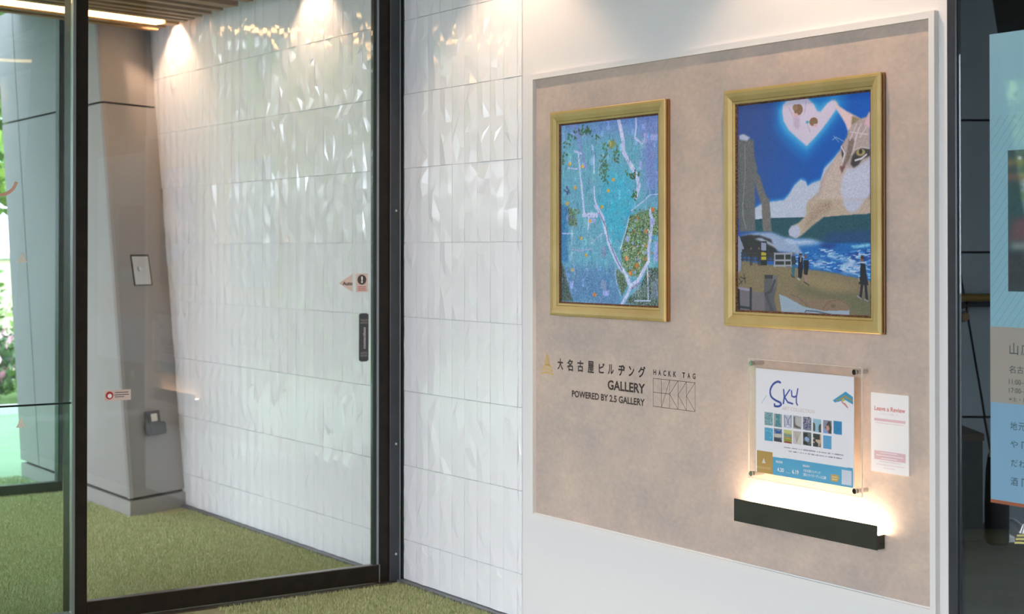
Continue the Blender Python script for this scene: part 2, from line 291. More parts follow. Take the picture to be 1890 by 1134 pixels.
ART_SEA=[('p',(25,130,215),30,0,[(317,-16),(408,-41),(832,-22),(813,68),(738,130),(643,205),(536,281),(407,212),(306,130)]),
('p',(70,165,225),12,0,[(352,12),(388,-8),(468,-12),(547,-9),(605,23),(634,50),(691,23),(729,7),(772,22),(781,66),(738,106),(677,157),(614,197),(541,243),(467,202),(382,154),(337,100),(327,49)]),
('p',(208,200,224),4,0,[(362,19),(393,2),(468,-2),(547,0),(591,28),(619,64),(644,69),(691,35),(729,20),(753,27),(762,58),(720,98),(662,144),(605,184),(541,222),(487,191),(408,142),(367,96),(357,51)]),
('l',(190,178,210),8,3,[(537,12),(527,68)]),
('l',(190,178,210),8,3,[(408,35),(448,88)]),
('l',(190,178,210),8,3,[(448,113),(477,140)]),
('l',(190,178,210),8,3,[(546,119),(566,157)]),
('e',(222,190,198),0,(460,68),24,16),
('e',(128,104,82),0,(480,49),33,26),
('e',(150,120,92),0,(456,37),20,15),
('e',(215,180,188),0,(462,74),16,10),
('e',(138,108,84),0,(593,112),31,20),
('e',(215,180,190),0,(607,129),17,7),
('e',(90,170,190),0,(547,111),13,7),
('p',(190,175,205),6,0,[(443,84),(488,81),(487,134),(448,132)]),
('p',(50,140,215),6,0,[(138,498),(191,477),(243,468),(366,461),(397,443),(417,425),(447,394),(497,367),(536,378),(546,400),(585,386),(643,375),(671,321),(738,281),(785,246),(831,285),(830,548),(138,536)]),
('p',(186,198,220),3,12,[(138,507),(191,486),(243,477),(366,470),(397,452),(417,434),(447,403),(497,376),(536,387),(546,409),(585,395),(643,384),(671,330),(738,289),(785,255),(831,293),(830,556),(138,546)]),
('p',(186,198,220),2,12,[(137,504),(248,482),(577,477),(558,566),(137,559)]),
('p',(222,196,202),2,6,[(743,19),(781,53),(832,78),(887,100),(932,119),(877,162),(841,172),(822,135),(795,103),(757,64)]),
('p',(140,128,100),4,20,[(868,101),(928,117),(887,154),(864,144)]),
('p',(176,160,160),3,14,[(841,166),(878,138),(932,117),(968,111),(993,85),(992,559),(545,552),(540,506),(565,475),(633,433),(643,390),(690,336),(738,301),(780,261),(794,231),(831,196)]),
('p',(196,180,172),8,14,[(780,261),(831,330),(812,450),(885,557),(545,552),(541,512),(575,475),(642,446),(671,379),(738,301)]),
('p',(215,180,190),3,0,[(968,120),(993,88),(993,163),(950,143)]),
('p',(190,196,218),6,14,[(831,336),(886,338),(993,294),(992,455),(958,484),(913,531),(876,533),(830,505),(789,450),(794,389)]),
('p',(126,112,106),4,16,[(845,206),(886,205),(868,265),(845,303),(812,332),(799,328),(822,287),(836,251)]),
('l',(205,196,205),6,2,[(900,140),(854,210)]),
('l',(205,196,205),6,2,[(932,141),(886,211)]),
('l',(205,196,205),6,2,[(968,156),(923,201)]),
('l',(205,196,205),6,2,[(859,173),(977,192)]),
('l',(205,196,205),6,2,[(914,158),(877,259)]),
('p',(118,84,92),2,0,[(780,325),(824,326),(808,344),(796,360)]),
('e',(70,66,74),2,(803,262),9,25),
('l',(205,200,212),9,2,[(794,237),(817,268),(803,304)]),
('p',(62,60,64),4,0,[(857,318),(868,286),(895,260),(941,249),(991,257),(991,288),(941,298),(913,324),(877,336)]),
('e',(160,148,104),1,(928,269),31,16),
('e',(52,46,40),1,(928,265),12,11),
('l',(210,205,215),9,1,[(891,303),(932,297),(968,280)]),
('l',(190,180,180),7,1,[(863,276),(886,255),(932,245),(986,253)]),
('l',(150,190,225),3,1,[(729,203),(757,192),(808,213)]),
('l',(150,190,225),3,1,[(738,185),(776,215)]),
('p',(160,150,132),5,20,[(922,558),(992,455),(992,559)]),
('p',(36,84,98),1,10,[(132,558),(268,554),(386,552),(521,554),(670,553),(833,547),(996,543),(995,684),(706,678),(520,656),(386,650),(268,621),(132,617)]),
('p',(34,76,122),12,8,[(707,628),(995,618),(995,684),(779,684),(633,663)]),
('p',(184,168,152),2,14,[(554,470),(535,512),(544,536),(521,554),(483,577),(425,594),(406,613),(410,637),(458,651),(502,638),(587,591),(670,553),(815,547),(994,543),(994,481)]),
('p',(168,150,134),8,20,[(577,513),(707,474),(743,516),(652,544),(558,596),(511,614)]),
('p',(186,192,216),6,12,[(797,476),(956,480),(904,531),(851,538),(815,511)]),
('p',(182,190,216),3,10,[(425,594),(478,588),(494,614),(490,637),(458,651),(410,637),(404,613)]),
('p',(104,108,112),2,14,[(2,163),(129,172),(136,251),(162,317),(144,348),(138,546),(1,543)]),
('p',(180,190,215),3,0,[(11,143),(54,142),(105,161),(75,175),(16,165)]),
('p',(112,112,114),2,14,[(139,322),(181,350),(212,415),(256,481),(264,547),(201,547),(197,492),(160,427),(137,374)]),
('p',(102,106,110),2,14,[(3,451),(135,454),(145,614),(13,617)]),
('p',(116,114,114),2,14,[(193,455),(252,457),(274,618),(202,616)]),
('l',(140,144,150),6,2,[(39,477),(50,559),(70,601)]),
('l',(132,138,144),6,2,[(59,195),(62,326),(37,544)]),
('p',(28,104,182),4,14,[(367,656),(520,651),(706,675),(993,673),(993,843),(841,822),(706,806),(558,796),(520,741),(386,720),(347,680)]),
('p',(30,66,150),8,8,[(841,716),(995,707),(995,785),(903,757),(832,740)]),
('p',(34,60,130),8,0,[(633,675),(779,681),(706,699),(642,693)]),
('p',(150,172,206),5,12,[(13,638),(127,623),(268,620),(357,643),(425,656),(482,692),(520,735),(425,720),(327,714),(268,680),(127,648)]),
('p',(176,196,224),8,20,[(386,650),(463,656),(577,657),(670,675),(577,681),(482,686),(386,674)]),
('p',(170,196,228),5,20,[(688,719),(797,740),(877,731),(805,754),(706,740)]),
('p',(160,186,222),8,24,[(797,763),(868,751),(955,785),(964,814),(867,815),(778,801)]),
('p',(160,186,222),8,24,[(567,758),(642,749),(688,770),(660,788),(577,782)]),
('p',(120,190,220),4,20,[(850,687),(990,676),(993,690),(885,699)]),
('p',(48,50,54),2,8,[(13,642),(86,632),(178,635),(268,655),(283,677),(317,714),(386,720),(297,748),(54,736),(23,698)]),
('p',(165,175,198),2,0,[(132,651),(188,647),(308,683),(347,711),(228,673)]),
('p',(146,156,184),1,0,[(-6,638),(13,638),(52,699),(29,717),(29,818),(-6,819)]),
('p',(132,120,94),2,10,[(28,756),(177,772),(424,785),(558,796),(706,806),(841,822),(1000,843),(1003,1003),(2,1008),(-2,819),(27,806)]),
('p',(110,108,86),16,8,[(463,862),(706,894),(1003,900),(1003,1003),(849,996),(840,949),(576,920),(463,898)]),
('p',(146,132,100),14,8,[(520,813),(706,835),(911,878),(706,894),(520,861)]),
('p',(46,52,54),0,0,[(293,722),(430,720),(426,785),(295,781)]),
('l',(158,162,176),9,0,[(293,724),(430,723)]),
('l',(158,162,176),9,0,[(292,755),(430,754)]),
('l',(158,162,176),9,0,[(292,780),(430,779)]),
('l',(158,162,176),9,0,[(297,722),(296,783)]),
('l',(158,162,176),9,0,[(374,722),(374,783)]),
('l',(158,162,176),9,0,[(425,722),(424,782)]),
('l',(62,68,74),6,0,[(29,720),(290,725)]),
('l',(62,68,74),6,0,[(29,736),(290,740)]),
('l',(62,68,74),6,0,[(29,752),(290,756)]),
('l',(50,54,60),7,0,[(39,704),(39,758)]),
('l',(50,54,60),7,0,[(75,704),(75,758)]),
('l',(50,54,60),7,0,[(126,704),(126,758)]),
('l',(50,54,60),7,0,[(157,704),(157,758)]),
('l',(50,54,60),7,0,[(248,704),(248,757)]),
('l',(50,54,60),7,0,[(283,704),(283,757)]),
('p',(32,34,38),0,0,[(185,664),(236,665),(234,780),(183,779)]),
('p',(140,152,182),0,0,[(191,670),(230,671),(228,708),(190,707)]),
('p',(176,168,60),0,0,[(189,717),(228,718),(228,733),(189,732)]),
('p',(176,168,60),0,0,[(189,737),(228,738),(228,754),(189,753)]),
('l',(52,46,50),14,0,[(109,708),(109,742)]),
('l',(48,46,52),6,0,[(106,736),(103,778)]),
('l',(48,46,52),6,0,[(112,736),(115,778)]),
('e',(120,95,90),0,(109,699),6,6),
('l',(52,46,50),14,0,[(172,708),(172,742)]),
('l',(48,46,52),6,0,[(169,736),(166,778)]),
('l',(48,46,52),6,0,[(175,736),(178,778)]),
('e',(120,95,90),0,(172,699),6,6),
('p',(46,56,66),0,0,[(425,736),(455,736),(463,759),(453,777),(426,777)]),
('p',(50,108,128),0,0,[(426,774),(455,774),(447,832),(430,832)]),
('e',(120,112,110),0,(441,724),9,7),
('l',(60,60,66),5,0,[(430,832),(424,823)]),
('l',(60,60,66),5,0,[(436,832),(449,834)]),
('p',(28,32,44),0,0,[(477,741),(511,741),(514,783),(503,837),(477,836),(474,789)]),
('l',(180,185,200),5,0,[(497,741),(494,759)]),
('e',(110,90,86),0,(494,732),8,8),
('l',(40,34,38),8,0,[(486,725),(503,726)]),
('l',(190,190,200),5,0,[(474,838),(486,846)]),
('p',(28,32,42),0,0,[(515,754),(553,753),(556,777),(546,822),(520,820),(518,783)]),
('e',(110,84,80),0,(531,737),9,10),
('p',(158,128,128),0,0,[(522,822),(543,822),(541,856),(524,854)]),
('l',(60,56,60),5,0,[(520,854),(556,869)]),
('p',(30,38,46),0,0,[(925,764),(959,767),(965,808),(981,863),(911,858),(922,820)]),
('e',(130,96,84),0,(936,748),11,11),
('e',(70,44,36),0,(938,739),12,8),
('l',(34,36,50),16,0,[(936,860),(925,916)]),
('l',(34,36,50),16,0,[(960,863),(968,923)]),
('l',(150,150,160),6,0,[(904,912),(929,923)]),
('l',(150,150,160),6,0,[(955,926),(974,933)]),
('l',(165,150,150),6,0,[(913,832),(918,846)]),
('p',(92,92,98),2,6,[(217,841),(312,834),(313,864),(289,945),(313,1001),(222,1003),(211,922)]),
('p',(58,60,66),0,0,[(215,825),(283,825),(279,843),(217,842)]),
('p',(110,110,118),1,0,[(283,825),(311,829),(309,877),(267,902),(279,846)]),
('l',(76,78,88),22,0,[(225,917),(279,1001)]),
('l',(70,72,80),16,0,[(223,917),(267,902),(297,852)]),
('p',(116,110,118),1,5,[(12,894),(100,899),(116,906),(215,911),(219,1002),(12,1003)]),
('l',(150,146,172),12,0,[(7,893),(100,900)]),
('l',(48,56,64),16,0,[(106,893),(105,996)]),
('l',(48,56,64),12,0,[(12,983),(100,988)]),
('l',(30,36,40),12,0,[(8,901),(12,1002)]),
('l',(52,50,56),4,0,[(12,844),(33,869)]),
('l',(52,50,56),4,0,[(23,837),(59,849)]),
('l',(52,50,56),4,0,[(49,824),(64,868)]),
('l',(52,50,56),4,0,[(12,872),(38,856)]),
('l',(52,50,56),4,0,[(42,843),(66,843)]),
('p',(152,172,190),1,5,[(330,916),(385,927),(520,970),(669,986),(845,974),(846,1002),(348,1000)]),
('p',(136,116,98),1,8,[(327,914),(424,916),(472,921),(539,940),(706,932),(760,928),(814,933),(851,967),(840,979),(669,985),(557,970),(424,934)]),
('l',(108,96,84),4,0,[(557,972),(472,925),(424,916)]),
('l',(108,96,84),4,0,[(660,972),(706,941),(778,930),(832,950)]),
('e',(108,96,84),3,(733,961),18,8),
('l',(70,88,100),6,0,[(527,995),(534,988),(613,989),(728,1002)])]
ART_TREE=[('p',(104,136,196),40,0,[(-1,4),(996,-5),(996,108),(527,71),(-1,75)]),
('p',(112,130,192),40,0,[(844,-9),(998,-8),(998,406),(898,416),(844,209)]),
('p',(66,164,196),40,0,[(480,255),(732,302),(777,530),(385,524)]),
('p',(64,164,194),40,0,[(385,452),(755,460),(641,673),(526,654)]),
('p',(84,128,172),30,0,[(-2,807),(573,790),(641,1004),(-2,995)]),
('p',(58,120,170),10,0,[(-1,451),(80,452),(80,781),(-2,768)]),
('l',(120,138,196),24,8,[(81,2),(168,20),(205,118),(265,247)]),
('l',(178,188,228),30,3,[(610,8),(631,58),(654,121),(659,182),(710,234),(788,310),(810,365),(779,425)]),
('l',(178,188,228),14,2,[(780,5),(783,54),(768,108),(838,142)]),
('l',(178,188,228),18,2,[(192,174),(204,245),(223,341),(241,444),(253,507),(385,509)]),
('l',(178,188,228),12,2,[(356,358),(362,427),(397,478),(456,526)]),
('l',(178,188,228),12,2,[(338,130),(356,188),(356,279)]),
('l',(178,188,228),12,1,[(149,153),(223,169)]),
('l',(178,188,228),8,1,[(81,244),(180,254)]),
('l',(178,188,228),6,1,[(732,497),(832,456),(920,416),(996,415)]),
('l',(178,188,228),30,3,[(374,461),(445,529),(480,610),(515,679),(584,759),(630,802),(687,850),(723,899)]),
('l',(108,112,150),8,2,[(409,503),(480,579),(509,654),(573,741),(641,814)]),
('p',(96,122,88),3,60,[(712,526),(865,496),(990,489),(993,626),(914,631),(898,758),(799,849),(715,841),(641,789),(630,703),(676,630)]),
('p',(84,108,84),3,40,[(578,805),(664,838),(692,899),(641,955),(595,876)]),
('p',(70,92,84),3,60,[(709,960),(810,909),(898,800),(997,799),(997,1007),(675,991)]),
('p',(62,82,80),3,30,[(-2,768),(42,820),(93,935),(136,992),(-2,996)]),
('p',(84,112,96),5,50,[(74,459),(167,499),(180,576),(80,568)]),
('p',(170,120,60),1,20,[(861,747),(882,747),(882,761),(861,762)]),
('p',(170,120,60),1,20,[(871,675),(888,675),(888,690),(871,690)]),
('p',(120,142,84),1,20,[(870,802),(885,802),(885,816),(870,816)]),
('p',(150,112,74),1,20,[(777,526),(786,526),(786,535),(777,534)]),
('p',(170,120,60),1,20,[(741,808),(757,808),(757,822),(741,822)]),
('p',(146,160,205),1,20,[(667,705),(679,705),(679,711),(667,711)]),
('p',(150,112,74),1,20,[(946,565),(971,566),(971,573),(946,573)]),
('p',(90,160,180),1,20,[(712,795),(725,795),(725,810),(712,810)]),
('p',(146,160,205),1,20,[(884,824),(898,824),(898,834),(884,834)]),
('p',(90,160,180),1,20,[(854,494),(875,494),(875,501),(854,500)]),
('p',(90,160,180),1,20,[(768,597),(782,597),(782,608),(768,608)]),
('p',(120,142,84),1,20,[(889,513),(915,513),(915,522),(889,522)]),
('p',(146,160,205),1,20,[(785,681),(800,681),(800,693),(785,693)]),
('p',(150,112,74),1,20,[(706,822),(717,822),(717,831),(706,831)]),
('p',(84,110,70),1,20,[(928,652),(943,652),(943,663),(928,663)]),
('p',(90,160,180),1,20,[(914,530),(936,531),(936,540),(914,540)]),
('p',(120,142,84),1,20,[(747,641),(759,641),(759,652),(747,652)]),
('p',(120,140,186),1,20,[(770,542),(796,542),(796,554),(770,554)]),
('p',(150,112,74),1,20,[(753,600),(776,601),(776,613),(753,613)]),
('p',(146,160,205),1,20,[(895,599),(906,599),(906,606),(895,606)]),
('p',(146,160,205),1,20,[(985,676),(994,676),(994,689),(985,689)]),
('p',(90,160,180),1,20,[(764,577),(780,578),(780,584),(764,584)]),
('p',(146,160,205),1,20,[(962,505),(976,506),(976,514),(962,513)]),
('p',(150,112,74),1,20,[(983,687),(1003,687),(1003,700),(983,700)]),
('p',(150,112,74),1,20,[(680,641),(690,641),(690,651),(680,651)]),
('p',(84,110,70),1,20,[(692,811),(716,811),(716,826),(692,826)]),
('p',(90,160,180),1,20,[(802,660),(817,660),(816,669),(802,669)]),
('p',(120,142,84),1,20,[(808,803),(823,803),(823,818),(808,818)]),
('p',(146,160,205),1,20,[(976,708),(1000,708),(1000,716),(976,716)]),
('p',(84,110,70),1,20,[(815,669),(840,669),(840,679),(815,679)]),
('p',(170,120,60),1,20,[(886,721),(900,721),(900,732),(885,732)]),
('p',(120,140,186),1,20,[(876,779),(899,779),(899,792),(876,792)]),
('p',(90,160,180),1,20,[(746,818),(758,818),(758,833),(746,833)]),
('p',(120,140,186),1,20,[(809,759),(830,758),(830,769),(809,769)]),
('p',(170,120,60),1,20,[(927,715),(942,715),(942,723),(927,724)]),
('p',(146,160,205),1,20,[(764,816),(779,815),(779,830),(764,830)]),
('p',(150,112,74),1,20,[(825,674),(837,674),(837,684),(825,684)]),
('p',(120,142,84),1,20,[(940,590),(961,591),(961,604),(940,603)]),
('p',(84,110,70),1,20,[(703,761),(721,761),(721,777),(703,777)]),
('p',(170,120,60),1,20,[(749,682),(769,682),(769,695),(749,695)]),
('p',(150,112,74),1,20,[(798,716),(820,716),(820,724),(798,724)]),
('p',(150,112,74),1,20,[(894,831),(905,831),(905,845),(894,846)]),
('p',(146,160,205),1,20,[(681,827),(693,827),(693,833),(681,833)]),
('p',(84,110,70),1,20,[(806,623),(816,623),(816,631),(806,631)]),
('p',(120,140,186),1,20,[(894,621),(909,621),(909,630),(894,630)]),
('p',(170,120,60),1,20,[(787,531),(806,531),(806,547),(787,546)]),
('p',(120,140,186),1,20,[(836,596),(854,596),(854,605),(836,605)]),
('p',(170,120,60),1,20,[(846,822),(857,822),(857,832),(846,832)]),
('p',(146,160,205),1,20,[(840,677),(852,677),(852,689),(840,689)]),
('p',(150,112,74),1,20,[(840,822),(860,821),(860,831),(840,831)]),
('p',(120,142,84),1,20,[(954,495),(968,495),(968,509),(954,509)]),
('p',(84,110,70),1,20,[(832,604),(847,604),(847,614),(832,614)]),
('p',(90,160,180),1,20,[(722,591),(738,591),(738,607),(722,607)]),
('p',(120,140,186),1,20,[(960,697),(982,697),(982,706),(960,706)]),
('p',(120,140,186),1,20,[(731,497),(749,497),(749,506),(731,506)]),
('p',(84,110,70),1,20,[(810,534),(836,534),(836,542),(810,542)]),
('p',(84,110,70),1,20,[(781,657),(794,657),(794,672),(781,672)]),
('p',(120,140,186),1,20,[(916,578),(939,578),(939,591),(916,590)]),
('p',(146,160,205),1,20,[(743,661),(761,661),(761,676),(743,676)]),
('l',(178,188,228),22,2,[(723,908),(692,948),(641,997)]),
('l',(178,188,228),24,2,[(720,899),(799,870),(854,812),(903,764),(898,703),(922,626),(936,548),(909,487)]),
('l',(126,128,170),16,2,[(743,910),(821,879)]),
('l',(178,188,228),22,2,[(241,513),(385,518)]),
('l',(178,188,228),16,2,[(302,523),(295,590)]),
('l',(178,188,228),7,1,[(712,526),(693,581),(659,636),(628,697)]),
('l',(150,158,196),7,1,[(130,575),(120,678),(136,780),(155,844)]),
('l',(178,188,228),7,1,[(17,613),(118,614)]),
('l',(150,158,196),8,2,[(105,703),(216,710),(337,700)]),
('l',(160,166,200),6,2,[(313,621),(325,672),(397,634),(456,613)]),
('l',(178,188,228),5,1,[(582,802),(572,839),(590,888),(630,955)]),
('l',(178,188,228),7,1,[(765,976),(919,973)]),
('l',(178,188,228),8,1,[(892,800),(897,968)]),
('l',(150,160,196),3,0,[(930,858),(930,963)]),
('l',(150,160,196),3,0,[(940,874),(940,955)]),
('l',(150,160,196),3,0,[(950,870),(949,953)]),
('l',(150,160,196),3,0,[(959,874),(959,962)]),
('l',(150,160,196),3,0,[(969,847),(969,960)]),
('l',(150,160,196),3,0,[(979,860),(979,956)]),
('l',(150,160,196),3,0,[(988,872),(988,970)]),
('l',(124,144,150),3,0,[(776,901),(776,951)]),
('l',(124,144,150),3,0,[(787,888),(787,941)]),
('l',(124,144,150),3,0,[(799,885),(798,945)]),
('l',(124,144,150),3,0,[(810,895),(810,948)]),
('l',(124,144,150),3,0,[(821,898),(821,957)]),
('l',(124,144,150),3,0,[(832,887),(832,956)]),
('l',(124,144,150),3,0,[(843,897),(843,949)]),
('l',(124,144,150),3,0,[(854,888),(854,939)]),
('l',(124,144,150),3,0,[(865,892),(865,953)]),
('l',(124,144,150),3,0,[(876,899),(876,946)]),
('p',(150,158,212),2,10,[(850,87),(903,90),(903,140),(850,138)]),
('p',(150,158,212),2,10,[(919,97),(997,101),(997,132),(919,129)]),
('p',(150,158,212),2,10,[(811,232),(837,233),(837,281),(810,280)]),
('p',(150,160,212),2,12,[(952,662),(999,662),(999,763),(952,763)]),
('p',(150,160,212),2,12,[(681,631),(711,631),(711,666),(681,665)]),
('p',(150,160,212),2,12,[(100,882),(140,881),(140,922),(100,923)]),
('p',(150,160,212),2,12,[(848,714),(881,714),(881,729),(848,729)]),
('p',(150,160,212),2,12,[(60,510),(80,510),(80,542),(60,542)]),
('p',(150,160,212),2,12,[(912,538),(960,539),(960,575),(912,574)]),
('p',(150,160,212),2,12,[(302,533),(373,534),(373,559),(301,558)]),
('p',(122,140,176),2,12,[(433,685),(480,685),(480,747),(433,747)]),
('p',(150,160,212),2,12,[(772,750),(803,750),(803,760),(772,760)]),
('p',(122,140,176),2,12,[(428,872),(484,871),(484,921),(428,922)]),
('p',(150,160,212),2,12,[(444,926),(514,924),(514,954),(444,956)]),
('p',(66,112,81),0,0,[(245,1),(225,12),(227,27),(247,17)]),
('p',(61,82,83),0,0,[(285,13),(275,26),(289,40),(298,27)]),
('p',(73,103,65),0,0,[(230,23),(226,33),(243,40),(247,29)]),
('p',(47,86,57),0,0,[(178,39),(159,43),(160,55),(179,50)]),
('p',(49,89,70),0,0,[(113,55),(106,67),(122,78),(129,66)]),
('p',(70,91,67),0,0,[(295,33),(265,37),(250,50),(280,47)]),
('p',(48,106,60),0,0,[(257,42),(242,47),(249,57),(264,52)]),
('p',(42,109,61),0,0,[(80,58),(74,71),(91,83),(97,70)]),
('p',(45,90,74),0,0,[(110,53),(86,52),(76,63),(99,63)]),
('p',(56,98,60),0,0,[(54,92),(28,94),(17,106),(43,104)]),
('p',(57,105,85),0,0,[(239,53),(227,61),(238,70),(250,62)]),
('p',(44,87,63),0,0,[(342,70),(326,75),(331,85),(347,80)]),
('p',(48,83,80),0,0,[(194,23),(185,38),(199,53),(208,38)]),
('p',(49,87,87),0,0,[(75,162),(56,167),(60,179),(78,173)]),
('p',(63,104,80),0,0,[(372,85),(367,96),(383,103),(389,93)]),
('p',(65,84,69),0,0,[(136,33),(136,47),(157,56),(157,42)]),
('p',(44,113,86),0,0,[(298,57),(307,67),(328,68),(319,57)]),
('p',(69,102,85),0,0,[(261,48),(262,64),(285,75),(283,59)]),
('p',(72,91,72),0,0,[(187,50),(202,64),(231,69),(216,55)]),
('p',(44,104,79),0,0,[(69,99),(52,103),(57,113),(74,109)]),
('p',(51,89,76),0,0,[(119,54),(110,69),(124,83),(134,69)]),
('p',(43,96,61),0,0,[(73,45),(76,56),(97,60),(94,49)]),
('p',(65,100,60),0,0,[(307,30),(290,35),(294,46),(311,41)]),
('p',(44,109,73),0,0,[(302,40),(306,54),(329,62),(325,48)]),
('p',(64,88,60),0,0,[(57,160),(48,169),(63,177),(72,168)]),
('p',(45,113,81),0,0,[(79,65),(69,78),(83,91),(93,79)]),
('p',(44,94,67),0,0,[(380,66),(372,78),(386,91),(394,78)]),
('p',(48,87,66),0,0,[(277,35),(283,51),(308,61),(302,45)]),
('p',(73,109,80),0,0,[(251,32),(265,44),(290,46),(276,34)]),
('p',(56,89,64),0,0,[(242,29),(219,35),(216,49),(239,43)]),
('p',(50,87,86),0,0,[(164,75),(142,77),(138,89),(160,86)]),
('p',(45,113,71),0,0,[(105,80),(90,87),(99,98),(114,91)]),
('p',(68,102,80),0,0,[(32,147),(25,156),(41,163),(48,154)]),
('p',(43,110,65),0,0,[(287,37),(268,46),(270,61),(290,52)]),
('p',(59,88,80),0,0,[(333,40),(311,47),(310,61),(331,54)]),
('p',(62,100,58),0,0,[(219,42),(227,55),(251,60),(243,47)]),
('p',(50,104,83),0,0,[(23,119),(30,128),(50,128),(43,118)]),
('p',(65,94,77),0,0,[(393,77),(395,89),(416,96),(414,84)]),
('p',(59,92,65),0,0,[(138,64),(149,80),(178,89),(166,73)]),
('p',(56,111,83),0,0,[(214,31),(220,42),(243,46),(236,34)]),
('p',(73,82,62),0,0,[(81,103),(88,116),(111,121),(105,108)]),
('p',(57,112,78),0,0,[(63,98),(63,108),(81,111),(82,101)]),
('p',(76,113,93),0,0,[(465,220),(470,233),(492,239),(487,226)]),
('p',(85,123,92),0,0,[(497,239),(471,244),(461,258),(487,253)]),
('p',(60,116,82),0,0,[(468,151),(476,161),(496,161),(487,151)]),
('p',(59,110,94),0,0,[(458,274),(448,286),(461,297),(471,286)]),
('p',(55,118,71),0,0,[(482,282),(464,293),(469,308),(486,297)]),
('p',(82,101,79),0,0,[(423,252),(409,263),(418,277),(432,265)]),
('p',(72,116,74),0,0,[(444,305),(426,313),(428,325),(447,318)]),
('p',(80,117,70),0,0,[(484,120),(456,124),(444,138),(472,134)]),
('p',(73,120,83),0,0,[(486,179),(465,186),(462,199),(483,193)]),
('p',(81,123,70),0,0,[(467,230),(465,244),(484,256),(486,241)]),
('p',(74,122,90),0,0,[(415,286),(403,294),(413,304),(425,296)]),
('p',(60,111,88),0,0,[(461,137),(442,143),(443,155),(462,149)]),
('p',(80,109,84),0,0,[(487,214),(467,214),(462,224),(481,224)]),
('p',(80,124,84),0,0,[(420,257),(402,265),(406,278),(424,270)]),
('p',(75,109,96),0,0,[(407,209),(405,220),(423,227),(425,216)]),
('p',(66,118,76),0,0,[(487,152),(473,159),(480,169),(495,163)]),
('p',(58,118,82),0,0,[(414,246),(425,258),(449,260),(438,249)]),
('p',(84,104,70),0,0,[(415,274),(419,288),(442,296),(437,282)]),
('p',(60,126,90),0,0,[(461,175),(469,188),(492,194),(485,181)]),
('p',(60,121,76),0,0,[(496,277),(468,280),(452,293),(481,290)]),
('p',(59,113,95),0,0,[(451,305),(460,320),(486,327),(477,313)]),
('p',(62,98,101),0,0,[(495,320),(466,321),(447,333),(477,332)]),
('p',(72,99,77),0,0,[(451,220),(441,234),(452,249),(463,234)]),
('p',(63,116,101),0,0,[(491,297),(494,308),(515,313),(512,302)]),
('p',(58,125,73),0,0,[(433,260),(441,272),(464,275),(456,264)]),
('p',(60,128,97),0,0,[(500,177),(483,181),(485,191),(503,187)]),
('p',(76,106,75),0,0,[(466,325),(447,325),(441,334),(460,335)]),
('p',(83,122,75),0,0,[(444,125),(454,135),(475,136),(465,125)]),
('p',(59,115,100),0,0,[(472,178),(463,190),(477,200),(485,189)]),
('p',(56,111,71),0,0,[(498,241),(477,246),(474,258),(495,253)]),
('p',(78,98,80),0,0,[(476,192),(455,196),(450,208),(471,204)]),
('p',(77,111,95),0,0,[(491,323),(484,339),(500,353),(506,337)]),
('p',(61,108,99),0,0,[(456,229),(457,242),(478,252),(477,238)]),
('p',(55,129,90),0,0,[(456,145),(449,154),(463,162),(470,153)]),
('p',(55,98,81),0,0,[(486,264),(458,267),(443,280),(471,277)]),
('p',(67,107,88),0,0,[(478,299),(462,306),(466,318),(483,311)]),
('p',(79,121,89),0,0,[(488,239),(493,249),(512,250),(507,240)]),
('p',(62,114,71),0,0,[(458,210),(437,209),(428,219),(448,220)]),
('p',(54,98,83),0,0,[(455,232),(445,245),(457,258),(467,245)]),
('p',(86,113,72),0,0,[(445,217),(427,219),(427,228),(445,226)]),
('p',(60,105,93),0,0,[(484,258),(470,268),(478,280),(492,270)]),
('p',(78,117,80),0,0,[(454,265),(439,274),(446,285),(461,277)]),
('p',(78,104,102),0,0,[(423,238),(431,248),(452,249),(444,239)]),
('p',(85,98,83),0,0,[(418,181),(424,193),(445,197),(439,185)]),
('p',(77,119,86),0,0,[(477,254),(489,269),(516,275),(504,260)]),
('p',(55,114,94),0,0,[(433,298),(439,309),(459,312),(454,301)]),
('p',(65,100,83),0,0,[(560,106),(544,118),(550,133),(566,122)]),
('p',(85,94,81),0,0,[(566,204),(557,217),(570,230),(579,217)]),
('p',(68,99,84),0,0,[(615,185),(599,194),(604,207),(620,198)]),
('p',(58,109,87),0,0,[(582,184),(564,189),(566,200),(584,195)]),
('p',(74,123,109),0,0,[(554,162),(555,178),(576,189),(575,173)]),
('p',(83,97,89),0,0,[(531,123),(530,136),(549,146),(550,133)]),
('p',(65,104,88),0,0,[(595,153),(579,163),(583,176),(600,167)]),
('p',(55,101,107),0,0,[(603,222),(582,222),(573,232),(595,232)]),
('p',(64,118,96),0,0,[(546,141),(522,143),(513,155),(536,153)]),
('p',(70,123,85),0,0,[(564,202),(565,214),(583,220),(583,209)]),
('p',(72,103,83),0,0,[(598,225),(593,235),(609,241),(614,231)]),
('p',(60,118,101),0,0,[(556,185),(554,199),(573,210),(575,196)]),
('p',(80,96,84),0,0,[(559,205),(558,221),(578,234),(579,218)]),
('p',(86,118,86),0,0,[(601,170),(577,176),(570,191),(594,184)]),
('p',(60,124,100),0,0,[(619,170),(596,170),(585,181),(608,181)]),
('p',(61,98,85),0,0,[(580,203),(592,216),(618,221),(606,208)]),
('p',(83,119,82),0,0,[(556,170),(562,181),(583,184),(577,173)]),
('p',(66,112,84),0,0,[(494,125),(489,139),(505,150),(510,137)]),
('p',(86,108,98),0,0,[(593,137),(584,147),(596,158),(606,147)]),
('p',(60,100,92),0,0,[(524,115),(518,128),(534,140),(539,127)]),
('p',(57,92,61),0,0,[(755,304),(746,313),(759,322),(767,313)]),
('p',(72,88,75),0,0,[(775,307),(756,316),(757,330),(776,321)]),
('p',(49,95,57),0,0,[(725,317),(739,329),(764,332),(751,320)]),
